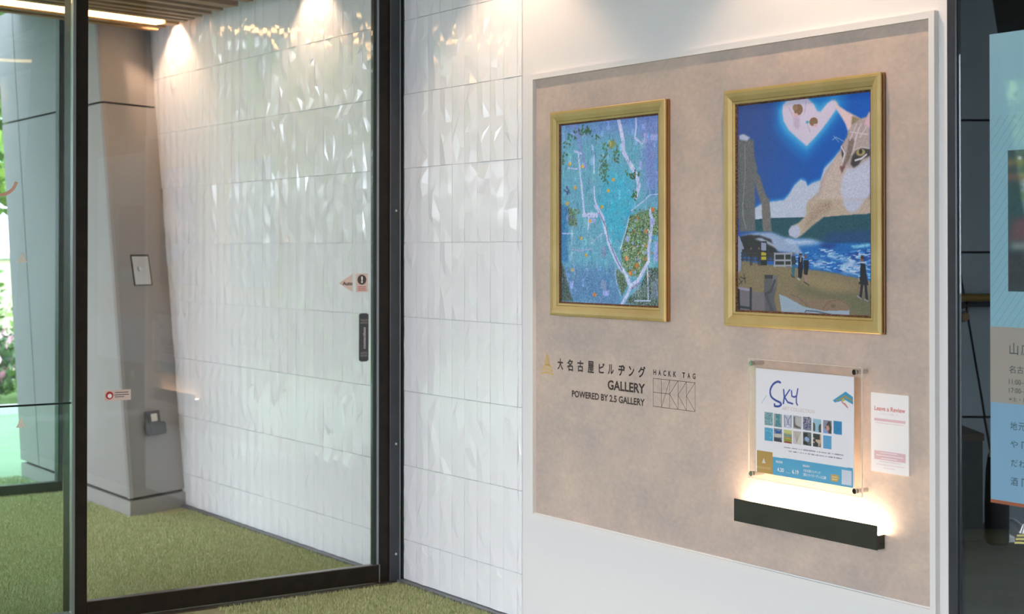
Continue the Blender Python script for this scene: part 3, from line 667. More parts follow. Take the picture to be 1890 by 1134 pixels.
('p',(60,103,59),0,0,[(692,287),(682,301),(693,315),(703,301)]),
('p',(50,100,68),0,0,[(799,293),(793,308),(809,321),(814,306)]),
('p',(68,100,82),0,0,[(787,300),(767,300),(758,310),(778,310)]),
('p',(62,82,66),0,0,[(782,289),(760,291),(750,302),(773,300)]),
('p',(65,84,70),0,0,[(731,295),(721,305),(732,316),(742,305)]),
('p',(74,97,81),0,0,[(713,306),(720,322),(745,330),(737,315)]),
('p',(42,95,71),0,0,[(727,312),(728,323),(746,328),(746,317)]),
('p',(48,105,84),0,0,[(742,294),(734,304),(747,313),(755,303)]),
('p',(69,85,85),0,0,[(772,276),(761,283),(771,291),(782,284)]),
('p',(72,112,74),0,0,[(677,273),(668,284),(680,294),(689,284)]),
('p',(55,83,84),0,0,[(779,313),(758,319),(755,332),(776,326)]),
('p',(65,87,67),0,0,[(806,289),(801,298),(816,304),(821,295)]),
('p',(66,107,66),0,0,[(710,291),(710,305),(730,314),(730,300)]),
('p',(70,91,82),0,0,[(771,419),(773,429),(790,432),(789,422)]),
('p',(59,87,70),0,0,[(759,429),(764,442),(787,449),(781,436)]),
('p',(70,94,68),0,0,[(786,407),(769,416),(771,429),(788,420)]),
('p',(52,105,62),0,0,[(763,403),(746,407),(745,417),(763,414)]),
('p',(51,109,62),0,0,[(745,414),(731,420),(737,430),(751,424)]),
('p',(47,113,65),0,0,[(780,399),(755,405),(746,419),(771,413)]),
('p',(58,110,77),0,0,[(774,386),(771,400),(788,412),(791,398)]),
('p',(43,96,86),0,0,[(751,399),(744,411),(758,420),(765,409)]),
('p',(62,88,61),0,0,[(757,384),(745,392),(754,402),(766,394)]),
('p',(61,89,61),0,0,[(773,412),(749,417),(740,430),(764,426)]),
('p',(72,95,84),0,0,[(12,194),(23,206),(48,209),(37,197)]),
('p',(57,100,61),0,0,[(29,160),(12,173),(19,189),(36,176)]),
('p',(69,87,77),0,0,[(22,187),(13,196),(28,205),(37,195)]),
('p',(73,102,58),0,0,[(14,204),(13,219),(34,231),(35,215)]),
('p',(60,101,72),0,0,[(9,198),(17,209),(39,210),(31,199)]),
('p',(74,110,82),0,0,[(24,171),(12,179),(24,188),(36,180)]),
('p',(102,128,78),0,0,[(148,475),(140,484),(154,492),(163,483)]),
('p',(102,117,95),0,0,[(113,482),(98,490),(106,500),(121,493)]),
('p',(79,126,94),0,0,[(136,480),(116,480),(111,490),(131,490)]),
('p',(95,140,101),0,0,[(120,469),(110,478),(124,487),(134,478)]),
('p',(94,113,83),0,0,[(144,473),(150,486),(173,491),(168,478)]),
('p',(81,132,101),0,0,[(127,495),(124,509),(144,519),(146,505)]),
('p',(103,130,93),0,0,[(212,485),(189,493),(186,507),(209,500)]),
('p',(86,117,103),0,0,[(124,468),(105,475),(108,487),(127,480)]),
('p',(86,133,91),0,0,[(180,488),(173,498),(189,506),(196,496)]),
('p',(93,114,97),0,0,[(177,477),(185,486),(205,486),(197,476)]),
('p',(76,125,106),0,0,[(810,517),(819,527),(838,526),(829,517)]),
('p',(88,131,105),0,0,[(914,502),(888,502),(873,513),(898,512)]),
('p',(81,123,80),0,0,[(754,485),(764,498),(788,502),(778,490)]),
('p',(96,129,92),0,0,[(912,471),(898,483),(903,498),(918,485)]),
('p',(105,108,95),0,0,[(857,489),(851,499),(865,507),(871,497)]),
('p',(87,132,82),0,0,[(883,498),(862,506),(859,520),(880,512)]),
('p',(79,123,96),0,0,[(845,501),(836,510),(848,517),(857,509)]),
('p',(94,133,98),0,0,[(885,495),(862,500),(854,513),(877,508)]),
('p',(83,108,88),0,0,[(827,485),(809,489),(807,500),(825,496)]),
('p',(87,126,84),0,0,[(828,501),(829,511),(846,516),(846,505)]),
('p',(105,122,104),0,0,[(830,494),(816,504),(821,518),(836,507)]),
('p',(80,130,106),0,0,[(887,492),(891,504),(911,509),(907,497)]),
('p',(84,127,100),0,0,[(953,497),(961,506),(979,506),(971,497)]),
('p',(102,120,82),0,0,[(814,502),(799,507),(804,517),(819,511)]),
('p',(66,79,124),0,0,[(71,361),(77,375),(101,381),(95,367)]),
('p',(61,77,115),0,0,[(73,347),(56,354),(61,366),(78,359)]),
('p',(58,92,139),0,0,[(85,365),(80,380),(99,392),(103,377)]),
('p',(57,87,116),0,0,[(89,373),(68,379),(68,392),(89,385)]),
('p',(81,72,138),0,0,[(62,342),(50,351),(62,360),(74,351)]),
('p',(57,80,128),0,0,[(55,368),(58,382),(82,390),(78,376)]),
('p',(84,93,142),0,0,[(24,360),(32,375),(59,382),(51,367)]),
('p',(63,67,121),0,0,[(80,380),(61,386),(64,397),(82,392)]),
('p',(71,94,105),0,0,[(132,511),(106,519),(99,534),(125,526)]),
('p',(66,121,102),0,0,[(123,519),(127,529),(146,530),(142,520)]),
('p',(83,108,84),0,0,[(137,521),(135,536),(156,547),(157,532)]),
('p',(82,94,105),0,0,[(135,513),(121,520),(131,529),(145,522)]),
('p',(76,109,102),0,0,[(99,542),(104,558),(129,568),(124,552)]),
('p',(78,107,97),0,0,[(103,508),(92,519),(105,529),(116,519)]),
('p',(77,116,89),0,0,[(144,526),(145,538),(165,543),(164,532)]),
('p',(79,96,83),0,0,[(114,541),(116,554),(138,561),(136,548)]),
('p',(76,114,94),0,0,[(141,517),(138,527),(156,533),(159,522)]),
('p',(78,119,79),0,0,[(149,539),(140,548),(154,555),(163,546)]),
('e',(196,160,74),2,(97,222),16,11),
('e',(196,160,74),2,(235,241),16,11),
('e',(196,160,74),2,(553,325),15,11),
('e',(196,160,74),2,(155,357),16,11),
('e',(196,160,74),2,(441,470),15,10),
('e',(196,160,74),2,(70,445),17,11),
('e',(196,160,74),2,(503,384),16,10),
('p',(120,140,84),2,0,[(510,114),(550,106),(591,133),(539,158),(509,151)]),
('e',(196,160,74),2,(525,130),11,15),
('e',(196,160,74),2,(439,472),14,10),
('e',(196,160,74),2,(271,735),15,10),
('e',(196,160,74),2,(222,640),15,10),
('e',(196,160,74),2,(314,546),14,10),
('e',(196,160,74),2,(124,819),15,10),
('e',(186,116,60),3,(683,752),17,13),
('e',(186,116,60),3,(876,607),16,12),
('e',(186,116,60),3,(942,494),16,12),
('e',(186,116,60),3,(788,788),16,13),
('e',(186,116,60),3,(361,952),18,12),
('e',(186,116,60),3,(726,831),17,13)]
ART_SHEET=[('p',(196,162,92),0,0,[(-17,788),(172,790),(174,1003),(-15,1002)]),
('p',(98,180,218),0,0,[(172,828),(997,823),(999,1002),(174,1003)]),
('l',(66,84,168),15,1,[(257,116),(254,114),(249,112),(243,111),(236,110),(229,110),(221,113),(211,117),(201,122),(192,129),(183,136),(175,146),(167,157),(159,169),(153,182),(149,194),(147,206),(147,219),(148,231),(151,243),(155,253),(162,262),(171,270),(181,276),(191,282),(201,287),(212,292),(223,295),(233,298),(243,301),(251,304),(257,308),(261,312),(264,316),(266,320),(266,324),(263,328),(258,333),(252,337),(245,341),(238,343),(231,345),(222,346),(213,347),(205,346),(199,345),(195,343),(194,339),(194,335),(194,331),(194,328)]),
('l',(60,80,165),13,1,[(293,182),(300,250),(290,311)]),
('l',(74,88,170),11,1,[(357,176),(313,238),(298,251)]),
('l',(56,74,160),12,1,[(303,250),(337,295),(388,304)]),
('l',(66,84,168),11,1,[(377,184),(380,232),(404,240),(428,227)]),
('l',(70,80,165),11,1,[(444,159),(428,238),(428,292),(439,310)]),
('l',(170,205,225),5,2,[(107,253),(76,294),(55,335)]),
('p',(74,168,208),1,0,[(800,231),(929,138),(1001,183),(1001,250),(923,216),(821,250)]),
('p',(176,160,104),1,0,[(827,231),(925,174),(1001,211),(1001,224),(923,195),(844,234)]),
('p',(220,205,70),0,0,[(889,214),(914,201),(917,227),(895,234)]),
('l',(205,105,90),8,1,[(891,235),(917,255),(947,283)]),
('l',(222,150,150),8,1,[(920,247),(945,276)]),
('p',(130,170,175),0,38,[(84,412),(176,413),(176,537),(84,537)]),
('p',(90,150,160),0,38,[(186,416),(277,417),(276,541),(186,541)]),
('p',(205,208,225),0,6,[(291,414),(380,415),(380,538),(291,537)]),
('p',(190,188,188),0,6,[(394,413),(482,414),(481,536),(394,536)]),
('p',(140,140,158),0,38,[(497,413),(584,414),(584,535),(497,534)]),
('p',(165,205,225),0,6,[(599,418),(685,419),(684,539),(599,538)]),
('p',(150,150,170),0,6,[(705,419),(790,420),(789,540),(705,539)]),
('p',(62,148,200),0,6,[(809,415),(892,416),(892,535),(809,534)]),
('p',(86,172,206),0,6,[(84,559),(176,559),(176,684),(84,684)]),
('p',(120,140,160),0,38,[(186,558),(276,558),(276,682),(186,682)]),
('p',(200,196,130),0,6,[(291,557),(380,557),(380,680),(291,680)]),
('p',(205,198,192),0,6,[(394,555),(481,556),(481,677),(393,678)]),
('p',(100,110,108),0,38,[(497,554),(584,554),(583,675),(497,675)]),
('p',(66,72,66),0,6,[(599,555),(684,556),(684,676),(599,676)]),
('p',(104,176,220),0,6,[(705,560),(789,561),(789,680),(705,680)]),
('p',(176,180,172),0,0,[(186,416),(206,417),(210,454),(202,541),(186,541)]),
('p',(176,180,172),0,0,[(277,417),(259,417),(255,467),(262,541),(276,541)]),
('l',(110,112,130),5,0,[(300,425),(327,447),(345,519)]),
('l',(110,112,130),5,0,[(372,417),(345,457),(336,526)]),
('l',(110,112,130),5,0,[(300,425),(305,529)]),
('l',(110,112,130),5,0,[(373,417),(371,522)]),
('l',(110,112,130),5,0,[(322,509),(354,505)]),
('p',(236,236,244),0,0,[(325,508),(347,508),(347,528),(325,527)]),
('p',(110,104,100),0,0,[(398,420),(415,426),(413,475),(420,499),(473,518),(473,530),(398,524)]),
('p',(200,198,198),0,0,[(420,426),(482,427),(482,510),(438,497)]),
('p',(90,86,90),0,0,[(555,407),(566,408),(565,417),(555,417)]),
('p',(210,210,215),0,0,[(537,423),(548,424),(547,433),(537,433)]),
('p',(90,86,90),0,0,[(523,513),(534,513),(533,522),(523,522)]),
('p',(70,70,110),0,0,[(517,457),(528,458),(527,467),(517,467)]),
('p',(60,62,150),0,0,[(530,442),(540,443),(539,452),(530,452)]),
('p',(70,70,110),0,0,[(504,468),(515,468),(514,477),(504,477)]),
('p',(70,70,110),0,0,[(515,456),(525,457),(524,466),(515,466)]),
('p',(60,62,150),0,0,[(539,477),(549,477),(548,486),(539,486)]),
('p',(60,62,150),0,0,[(535,480),(545,481),(544,490),(535,490)]),
('p',(210,210,215),0,0,[(534,448),(545,449),(544,457),(534,457)]),
('p',(60,62,150),0,0,[(548,410),(559,411),(557,419),(548,419)]),
('p',(60,62,150),0,0,[(527,512),(537,513),(536,521),(527,521)]),
('p',(90,86,90),0,0,[(521,435),(532,436),(531,445),(521,445)]),
('p',(210,210,215),0,0,[(562,433),(572,434),(571,443),(562,443)]),
('p',(70,70,110),0,0,[(558,457),(569,458),(567,467),(558,467)]),
('p',(90,86,90),0,0,[(516,476),(527,477),(526,486),(516,486)]),
('p',(60,62,150),0,0,[(568,451),(578,452),(577,461),(568,461)]),
('p',(70,70,110),0,0,[(564,476),(575,477),(573,486),(564,486)]),
('p',(210,210,215),0,0,[(514,466),(524,467),(523,476),(514,476)]),
('p',(70,70,110),0,0,[(512,436),(523,437),(522,446),(512,446)]),
('p',(210,210,215),0,0,[(552,452),(563,453),(562,462),(552,462)]),
('p',(60,62,150),0,0,[(529,505),(540,506),(538,514),(529,514)]),
('p',(60,62,150),0,0,[(538,500),(549,501),(547,510),(538,510)]),
('p',(60,62,150),0,0,[(565,497),(575,498),(574,507),(565,507)]),
('p',(70,70,110),0,0,[(505,462),(516,463),(515,471),(505,471)]),
('p',(90,86,90),0,0,[(567,439),(578,440),(577,449),(567,449)]),
('p',(92,94,84),0,0,[(599,454),(618,460),(625,490),(621,538),(599,538)]),
('p',(98,96,88),0,0,[(684,461),(666,466),(655,496),(661,539),(684,539)]),
('p',(84,78,74),0,0,[(756,426),(777,426),(789,492),(789,540),(764,537),(722,492),(739,456)]),
('p',(216,160,136),0,0,[(736,470),(756,465),(768,492),(756,520),(731,504)]),
('p',(150,170,226),0,0,[(705,491),(731,504),(752,528),(756,540),(705,539)]),
('p',(50,120,180),1,0,[(850,475),(860,475),(860,494),(850,494)]),
('l',(150,210,225),4,1,[(147,654),(162,653)]),
('l',(150,210,225),4,1,[(90,589),(105,593)]),
('l',(150,210,225),4,1,[(153,626),(168,618)]),
('l',(150,210,225),4,1,[(140,593),(155,590)]),
('l',(150,210,225),4,1,[(148,593),(163,599)]),
('l',(150,210,225),4,1,[(112,585),(127,591)]),
('l',(150,210,225),4,1,[(147,576),(162,573)]),
('l',(150,210,225),4,1,[(141,655),(156,646)]),
('l',(150,210,225),4,1,[(110,561),(125,559)]),
('l',(150,210,225),4,1,[(153,598),(168,607)]),
('p',(56,96,176),0,0,[(195,564),(240,583),(267,568),(258,595),(213,610)]),
('p',(214,206,190),0,0,[(186,608),(267,603),(276,633),(195,645)]),
('p',(70,72,80),0,0,[(195,638),(258,647),(276,682),(186,678)]),
('p',(208,212,140),0,0,[(291,557),(380,557),(380,586),(291,586)]),
('p',(130,160,150),0,0,[(291,594),(380,596),(380,623),(291,618)]),
('p',(176,110,80),0,0,[(291,623),(380,623),(380,635),(291,633)]),
('p',(150,160,60),0,0,[(291,638),(380,640),(380,662),(291,665)]),
('p',(164,72,76),0,0,[(291,668),(344,663),(380,667),(380,680),(291,680)]),
('p',(216,206,214),0,0,[(393,629),(420,617),(437,665),(402,678),(393,666)]),
('p',(226,220,206),2,0,[(446,568),(481,568),(481,677),(437,672)]),
('l',(176,162,160),4,1,[(430,658),(411,564)]),
('l',(176,162,160),4,1,[(430,658),(433,561)]),
('l',(176,162,160),4,1,[(430,658),(455,559)]),
('l',(176,162,160),4,1,[(430,658),(473,557)]),
('p',(52,50,56),0,0,[(497,566),(540,560),(551,602),(532,602),(506,615)]),
('p',(156,184,226),1,0,[(514,607),(536,593),(563,614),(552,644),(523,634)]),
('p',(60,56,58),0,0,[(497,639),(540,646),(549,675),(497,663)]),
('p',(212,186,162),0,0,[(671,556),(684,556),(684,676),(655,676),(655,645),(630,628),(625,608),(671,608)]),
('p',(212,186,162),0,0,[(599,592),(614,596),(614,611),(599,606)]),
('p',(212,186,162),0,0,[(599,628),(616,633),(616,645),(599,640)]),
('p',(66,62,60),0,0,[(669,642),(677,642),(677,676),(659,673),(659,664),(669,664)]),
('p',(232,224,222),1,0,[(76,857),(97,906),(54,906)]),
('l',(228,216,186),4,0,[(3,942),(3,958)]),
('l',(228,216,186),4,0,[(21,942),(21,958)]),
('l',(228,216,186),4,0,[(39,941),(39,958)]),
('l',(228,216,186),4,0,[(57,941),(57,958)]),
('l',(228,216,186),4,0,[(75,941),(75,958)]),
('l',(228,216,186),4,0,[(92,941),(92,958)]),
('l',(228,216,186),4,0,[(110,941),(110,957)]),
('l',(228,216,186),4,0,[(128,941),(128,957)]),
('l',(228,216,186),4,0,[(145,941),(145,957)]),
('l',(150,148,164),6,1,[(299,724),(308,724)]),
('l',(150,148,164),5,1,[(311,724),(318,724)]),
('l',(150,148,164),5,1,[(324,724),(329,724)]),
('l',(150,148,164),6,1,[(333,724),(340,724)]),
('l',(150,148,164),6,1,[(344,724),(351,724)]),
('l',(150,148,164),6,1,[(357,724),(362,724)]),
('l',(150,148,164),5,1,[(379,724),(385,724)]),
('l',(150,148,164),6,1,[(389,723),(398,723)]),
('l',(150,148,164),6,1,[(403,723),(407,723)]),
('l',(150,148,164),5,1,[(413,723),(424,723)]),
('l',(150,148,164),6,1,[(430,723),(435,723)]),
('l',(150,148,164),5,1,[(452,723),(461,723)]),
('l',(150,148,164),6,1,[(477,723),(482,723)]),
('l',(150,148,164),6,1,[(499,722),(510,722)]),
('l',(150,148,164),8,1,[(513,722),(523,722)]),
('l',(150,148,164),5,1,[(527,722),(532,722)]),
('l',(150,148,164),8,1,[(535,722),(544,722)]),
('l',(150,148,164),5,1,[(550,722),(558,722)]),
('l',(150,148,164),8,1,[(562,722),(571,722)]),
('l',(150,148,164),8,1,[(577,721),(588,721)]),
('l',(150,148,164),5,1,[(591,721),(600,721)]),
('l',(150,148,164),8,1,[(604,721),(613,721)]),
('l',(150,148,164),5,1,[(619,721),(624,721)]),
('l',(150,148,164),5,1,[(640,721),(649,721)]),
('l',(150,148,164),8,1,[(665,721),(671,720)]),
('l',(150,148,164),6,1,[(687,720),(696,720)]),
('l',(150,148,164),5,1,[(701,720),(707,720)]),
('l',(150,148,164),6,1,[(713,720),(721,720)]),
('l',(150,148,164),5,1,[(726,720),(731,720)]),
('l',(150,148,164),5,1,[(734,720),(738,720)]),
('l',(150,148,164),8,1,[(755,720),(765,719)]),
('l',(150,148,164),5,1,[(768,719),(777,719)]),
('l',(150,148,164),5,1,[(794,719),(803,719)]),
('l',(150,148,164),6,1,[(819,719),(826,719)]),
('l',(150,148,164),8,1,[(832,719),(836,719)]),
('l',(150,148,164),8,1,[(841,719),(848,719)]),
('l',(150,148,164),8,1,[(852,719),(859,719)]),
('l',(150,148,164),5,1,[(862,718),(868,718)]),
('l',(150,148,164),6,1,[(872,718),(881,718)]),
('l',(150,148,164),5,1,[(884,718),(889,718)]),
('l',(150,148,164),6,1,[(893,718),(903,718)]),
('l',(150,148,164),5,1,[(346,755),(351,755)]),
('l',(150,148,164),5,1,[(355,755),(363,755)]),
('l',(150,148,164),6,1,[(368,755),(376,755)]),
('l',(150,148,164),5,1,[(393,755),(399,755)]),
('l',(150,148,164),8,1,[(403,755),(411,755)]),
('l',(150,148,164),8,1,[(417,754),(427,754)]),
('l',(150,148,164),5,1,[(444,754),(448,754)]),
('l',(150,148,164),5,1,[(465,754),(473,754)]),
('l',(150,148,164),5,1,[(476,754),(483,754)]),
('l',(150,148,164),6,1,[(499,754),(504,754)]),
('l',(150,148,164),6,1,[(521,754),(529,754)]),
('l',(150,148,164),6,1,[(546,753),(555,753)]),
('l',(150,148,164),8,1,[(561,753),(568,753)]),
('l',(150,148,164),8,1,[(585,753),(589,753)]),
('l',(150,148,164),8,1,[(592,753),(603,753)]),
('l',(150,148,164),8,1,[(606,753),(611,753)]),
('l',(150,148,164),6,1,[(627,753),(638,753)]),
('l',(150,148,164),8,1,[(643,753),(652,753)]),
('l',(150,148,164),6,1,[(668,752),(678,752)]),
('l',(150,148,164),5,1,[(684,752),(690,752)]),
('l',(150,148,164),5,1,[(694,752),(702,752)]),
('l',(150,148,164),6,1,[(707,752),(711,752)]),
('l',(150,148,164),6,1,[(727,752),(736,752)]),
('l',(150,148,164),6,1,[(752,752),(757,752)]),
('l',(150,148,164),5,1,[(761,752),(772,752)]),
('l',(150,148,164),8,1,[(775,751),(785,751)]),
('l',(150,148,164),8,1,[(790,751),(796,751)]),
('l',(150,148,164),8,1,[(812,751),(821,751)]),
('l',(150,148,164),8,1,[(837,751),(842,751)]),
('l',(150,148,164),8,1,[(848,751),(858,751)]),
('l',(150,148,164),6,1,[(862,751),(866,751)]),
('l',(150,148,164),5,1,[(870,751),(874,751)]),
('l',(150,148,164),6,1,[(880,751),(888,751)]),
('p',(206,176,100),1,0,[(782,907),(844,904),(867,928),(844,970),(781,969)]),
('l',(236,222,180),6,1,[(794,928),(840,928)]),
('l',(236,222,180),6,1,[(794,950),(840,950)]),
('p',(222,228,240),0,0,[(888,849),(986,850),(984,982),(887,980)]),
('l',(190,222,240),3,0,[(311,957),(362,961)])]


# ================================================================== SETTING
tag(box('ground', (-60, 40), (-60, 40), (-.25, -.061), mat('grey_asphalt', (124, 126, 130), .9, c2=(112, 114, 118), scale=3)), kind='structure')
tag(box('path', (-14.0, -9.56), (-8, 6), (-.06, -.002), mat('mint_lawn', (118, 146, 112), .8, c2=(106, 136, 98), scale=3)), kind='structure')
fl = tag(box('floor', (-9.55, 1.2), (-5.2, 0.0), (-.03, .0), M['turf']), kind='structure')
tag(box('floor', (-2.96, 2.5), (0.075, 5), (-.03, .0), mat('mirrored_turf_floor', (66, 68, 52), .8, c2=(54, 58, 44), scale=60)), kind='structure')  # olive colour stands in for the turf mirrored in the window
def turf(name, zones, n, label):
    P = []
    tot = sum(abs((x1 - x0) * (y1 - y0)) for x0, x1, y0, y1, *_ in zones)
    for x0, x1, y0, y1 in zones:
        k = int(n * abs((x1 - x0) * (y1 - y0)) / tot); P.append(np.stack([rng.uniform(x0, x1, k), rng.uniform(y0, y1, k)], 1))
    P = np.concatenate(P); k = len(P); a = rng.uniform(0, 2 * np.pi, k); h = rng.uniform(.008, .019, k); w = rng.uniform(.0012, .0024, k); l = rng.uniform(-.008, .008, (k, 2))
    v = np.zeros((k, 3, 3)); v[:, 0, :2] = P + np.stack([np.cos(a), np.sin(a)], 1) * w[:, None]; v[:, 1, :2] = P - np.stack([np.cos(a), np.sin(a)], 1) * w[:, None]; v[:, 2, :2] = P + l; v[:, 2, 2] = h
    me = bpy.data.meshes.new(name); me.vertices.add(k * 3); me.vertices.foreach_set('co', v.ravel().astype(np.float32)); me.loops.add(k * 3); me.loops.foreach_set('vertex_index', np.arange(k * 3, dtype=np.int32))
    me.polygons.add(k); me.polygons.foreach_set('loop_start', np.arange(0, k * 3, 3, dtype=np.int32)); me.update(calc_edges=True)
    o = link(name, me, M['blade'], None, org=(-7.5, -1, 0)); return tag(o, label, 'grass', kind='stuff')
turf('artificial_turf', [(-9.33, -6.1, -1.9, -.45), (-8.25, -6.1, -.45, -.035), (-5.96, -5.0, -.9, -.035), (-9.33, -8.2, -.45, -.40)], 170000, 'short olive green artificial turf covering the entrance floor')
turf('artificial_turf', [(-10.15, -9.45, -2.4, -.42)], 16000, 'bright green turf strip outside beyond the far glass door')

# gallery wall and tiled wall share one plane (y = 0)
tag(box('wall_gallery', (-5.085, -2.985), (.0, .022), (0, 3.2), M['white_wall']), kind='structure')
tw = tag(box('wall_tiled', (-10.2, -5.085), (.004, .16), (0, 3.2), M['grout']), kind='structure')
tag(box('baseboard_tiled', (-8.44, -5.06), (-.034, .004), (0, .012), M['kick']), kind='structure')
tag(box('baseboard_gallery', (-5.06, -2.985), (-.02, 0), (0, .03), M['kick']), kind='structure')

tag(box('wall_end_sky_block', (1.7, 1.9), (-6.2, .16), (0, 2.98), mat('taupe_wall', (150, 142, 134), .7)), kind='structure')  # unseen wall added to keep bright sky out of the door glass
# tiles: faceted glazed tiles, 18 shapes shared
PX, PZ = .0965, .3235
def tile_mesh(i, w, h, flat=False):
    r = random.Random(100 + i); nx, nz = 2, 5; g = .0007; gz = .0010
    vs, fs = [], []
    for k in range(nz + 1):
        for j in range(nx + 1):
            edge_x = j in (0, nx); edge_z = k in (0, nz)
            xx = g + (w - 2 * g) * j / nx; zz = gz + (h - 2 * gz) * k / nz; d = .004
            if not edge_x: xx += r.uniform(-.2, .2) * w; d += r.uniform(-.001, .0048)
            else: d += r.uniform(-.001, .0009)
            if not edge_z: zz += r.uniform(-.07, .07) * h
            vs.append((xx, -d, zz))
    N = nx + 1
    for k in range(nz):
        for j in range(nx):
            a, b_, c, d_ = k * N + j, k * N + j + 1, (k + 1) * N + j + 1, (k + 1) * N + j
            if r.random() < .5: fs += [(a, b_, c), (a, c, d_)]
            else: fs += [(a, b_, d_), (b_, c, d_)]
    B = len(vs); vs += [(0.0008, .004, 0.0008), (w - .0008, .004, .0008), (w - .0008, .004, h - .0008), (.0008, .004, h - .0008)]
    bot = [j for j in range(N)]; top = [nz * N + j for j in range(N)]; lef = [k * N for k in range(nz + 1)]; rig = [k * N + nx for k in range(nz + 1)]
    fs.append(tuple([B + 1, *bot[::-1], B])[::1]); fs.append(tuple([B + 3, *top, B + 2])); fs.append(tuple([B, *lef, B + 3])); fs.append(tuple([B + 2, *rig[::-1], B + 1]))
    me = bpy.data.meshes.new('tile'); me.from_pydata(vs, [], fs); me.update(); me.materials.append(M['tile']); return me
full = [tile_mesh(i, PX, PZ) for i in range(18)]; low = [tile_mesh(50 + i, PX, .173) for i in range(6)]; thin = [tile_mesh(70 + i, .030, PZ) for i in range(3)]; thinlow = tile_mesh(80, .030, .173)
cand = []
for c in range(0, 42):
    x0 = -5.115 - PX * c if c else -5.115
    for rI in range(-1, 9):
        z0 = .187 + PZ * rI if rI >= 0 else .014
        xl = x0 if c == 0 else x0
        lean = -8.433 - .204 * (z0 + .1)
        if xl + PX < lean - .02: continue
        cand.append((c, rI, xl, z0))
tiles = []
for c, rI, xl, z0 in cand:
    if c == 0: me = thin[rI % 3] if rI >= 0 else thinlow
    else: me = full[random.randrange(18)] if rI >= 0 else low[random.randrange(6)]
    tiles.append((c, rI, xl, z0, me))
tiles.sort(key=lambda q: q[0] + (3 if q[1] == 8 else 0))
wp = wpos(tw)
for c, rI, xl, z0, me in tiles[:300]:
    o = bpy.data.objects.new('tile', me); COL.objects.link(o); o.parent = tw; o.location = Vector((xl, 0, z0)) - wp
vs, fs = [], []
for c, rI, xl, z0, me in tiles[300:]:
    k = len(vs); vs += [(v.co.x + xl, v.co.y, v.co.z + z0) for v in me.vertices]; fs += [tuple(i + k for i in p.vertices) for p in me.polygons]
if vs: tag(mesh('tile_field', vs, fs, M['tile'], tw), kind='stuff')

# ceilings, their unseen outer reach shaped to shade the walls and tile reflections
tag(box('ceiling', (-6.06, 1.9), (-8.5, .16), (2.98, 3.1), M['canopy']), kind='structure')
tag(box('ceiling', (-10.3, -6.06), (-8.5, .16), (3.02, 3.12), M['void']), kind='structure')
# slatted ceiling of the vestibule
U = Vector((-.252, .968, 0)).normalized(); N_ = Vector((U.y, -U.x, 0))
sc = thing('slatted_ceiling', (-7.5, -1.5, 2.7), 'brown wooden slat ceiling panel hanging over the glazed vestibule', 'ceiling')
ends = [-8.61, -8.49, -8.18, -8.08, -7.98, -7.857, -7.707, -7.548, -7.338, -7.21, -7.07, -6.93, -6.79, -6.65, -6.51, -6.37, -6.23]
def slat(name, ex, w, z0, z1, m, parent, y1=-.12, label=None):
    p = Vector((ex, y1, 0)); L = min(3.1, (-6.16 - ex) / .2603 if ex + 3.1 * .252 > -6.16 else 3.1); L = max(.15, L)
    a, b_ = p - N_ * w / 2, p + N_ * w / 2; q = -U * L
    return prism(name, [(a.x, a.y, z0), (b_.x, b_.y, z0), (b_.x + q.x, b_.y + q.y, z0), (a.x + q.x, a.y + q.y, z0)], (0, 0, z1 - z0), m, parent)
for i, ex in enumerate(ends): slat('slat', ex, .055 if ex != -7.548 else .09, 2.70, 2.80, M['wood'], sc)
for y in (-.6, -1.6, -2.6): box('crossbar', (-8.55 + .2 * -y * .5, -6.2), (y - .02, y + .02), (2.801, 2.84), M['void'], sc)
for k in range(3): cyl('hanger', (-8.2 + k * .8, -.6, 2.84), (-8.2 + k * .8, -.6, 3.02), .006, M['void'], sc, 8)
ls = thing('linear_ceiling_light', (-8.3, -.12, 2.70), 'long warm glowing linear light between the brown ceiling slats', 'light')
slat('housing', -8.325, .10, 2.715, 2.79, M['void'], ls, -.12)
slat('diffuser', -8.325, .085, 2.698, 2.714, M['led'], ls, -.2)
slat('end_cap', -8.325, .085, 2.698, 2.714, mat('amber_end_cap', (200, 140, 60), .5), ls, -.12).data
# the end cap is only the last eight centimetres
o = [c for c in ls.children if c.name.startswith('end_cap')][0]; me = o.data
for v in me.vertices:
    wv = v.co + wpos(o)
    if wv.y < -.19: v.co += U * ((-.198 - wv.y) / U.y)

# downlights, each with its own lamp
def downlight(x, z, watts, label, tall, yy=-.105):
    d = thing('downlight', (x, yy, z), label, 'light', 'downlights washing the wall')
    bm = bmesh.new(); n = 24
    for (r_, z_) in ((.030, 0), (.034, 0), (.034, .07), (.022, .07), (.022, .06), (.030, .02)):
        for k in range(n): bm.verts.new((x + r_ * math.cos(2 * math.pi * k / n), yy + r_ * math.sin(2 * math.pi * k / n), z + z_))
    bm.verts.ensure_lookup_table()
    for q in range(6):
        for k in range(n): bm.faces.new([bm.verts[q * n + k], bm.verts[q * n + (k + 1) % n], bm.verts[((q + 1) % 6) * n + (k + 1) % n], bm.verts[((q + 1) % 6) * n + k]])
    bm_obj('housing', bm, M['slate'], d); cyl('lens', (x, yy, z + .045), (x, yy, z + .055), .021, M['cream'], d)
    cyl('stem', (x, yy, z + .07), (x, yy, tall), .008, M['slate'], d, 10)
    L = bpy.data.lights.new('lamp', 'SPOT'); L.energy = watts; L.color = (1, .66, .44); L.spot_size = math.radians(106); L.spot_blend = .4; L.shadow_soft_size = .02
    lo = bpy.data.objects.new('lamp', L); COL.objects.link(lo); lo.parent = d; lo.location = (0, 0, .0); 
    return d
downlight(-8.557, 2.81, 19, 'small recessed spotlight by the leaning grey column casting the leftmost cone of light', 3.02)
downlight(-6.83, 2.81, 14, 'small recessed spotlight lighting the tiles behind the sliding glass door', 3.02)
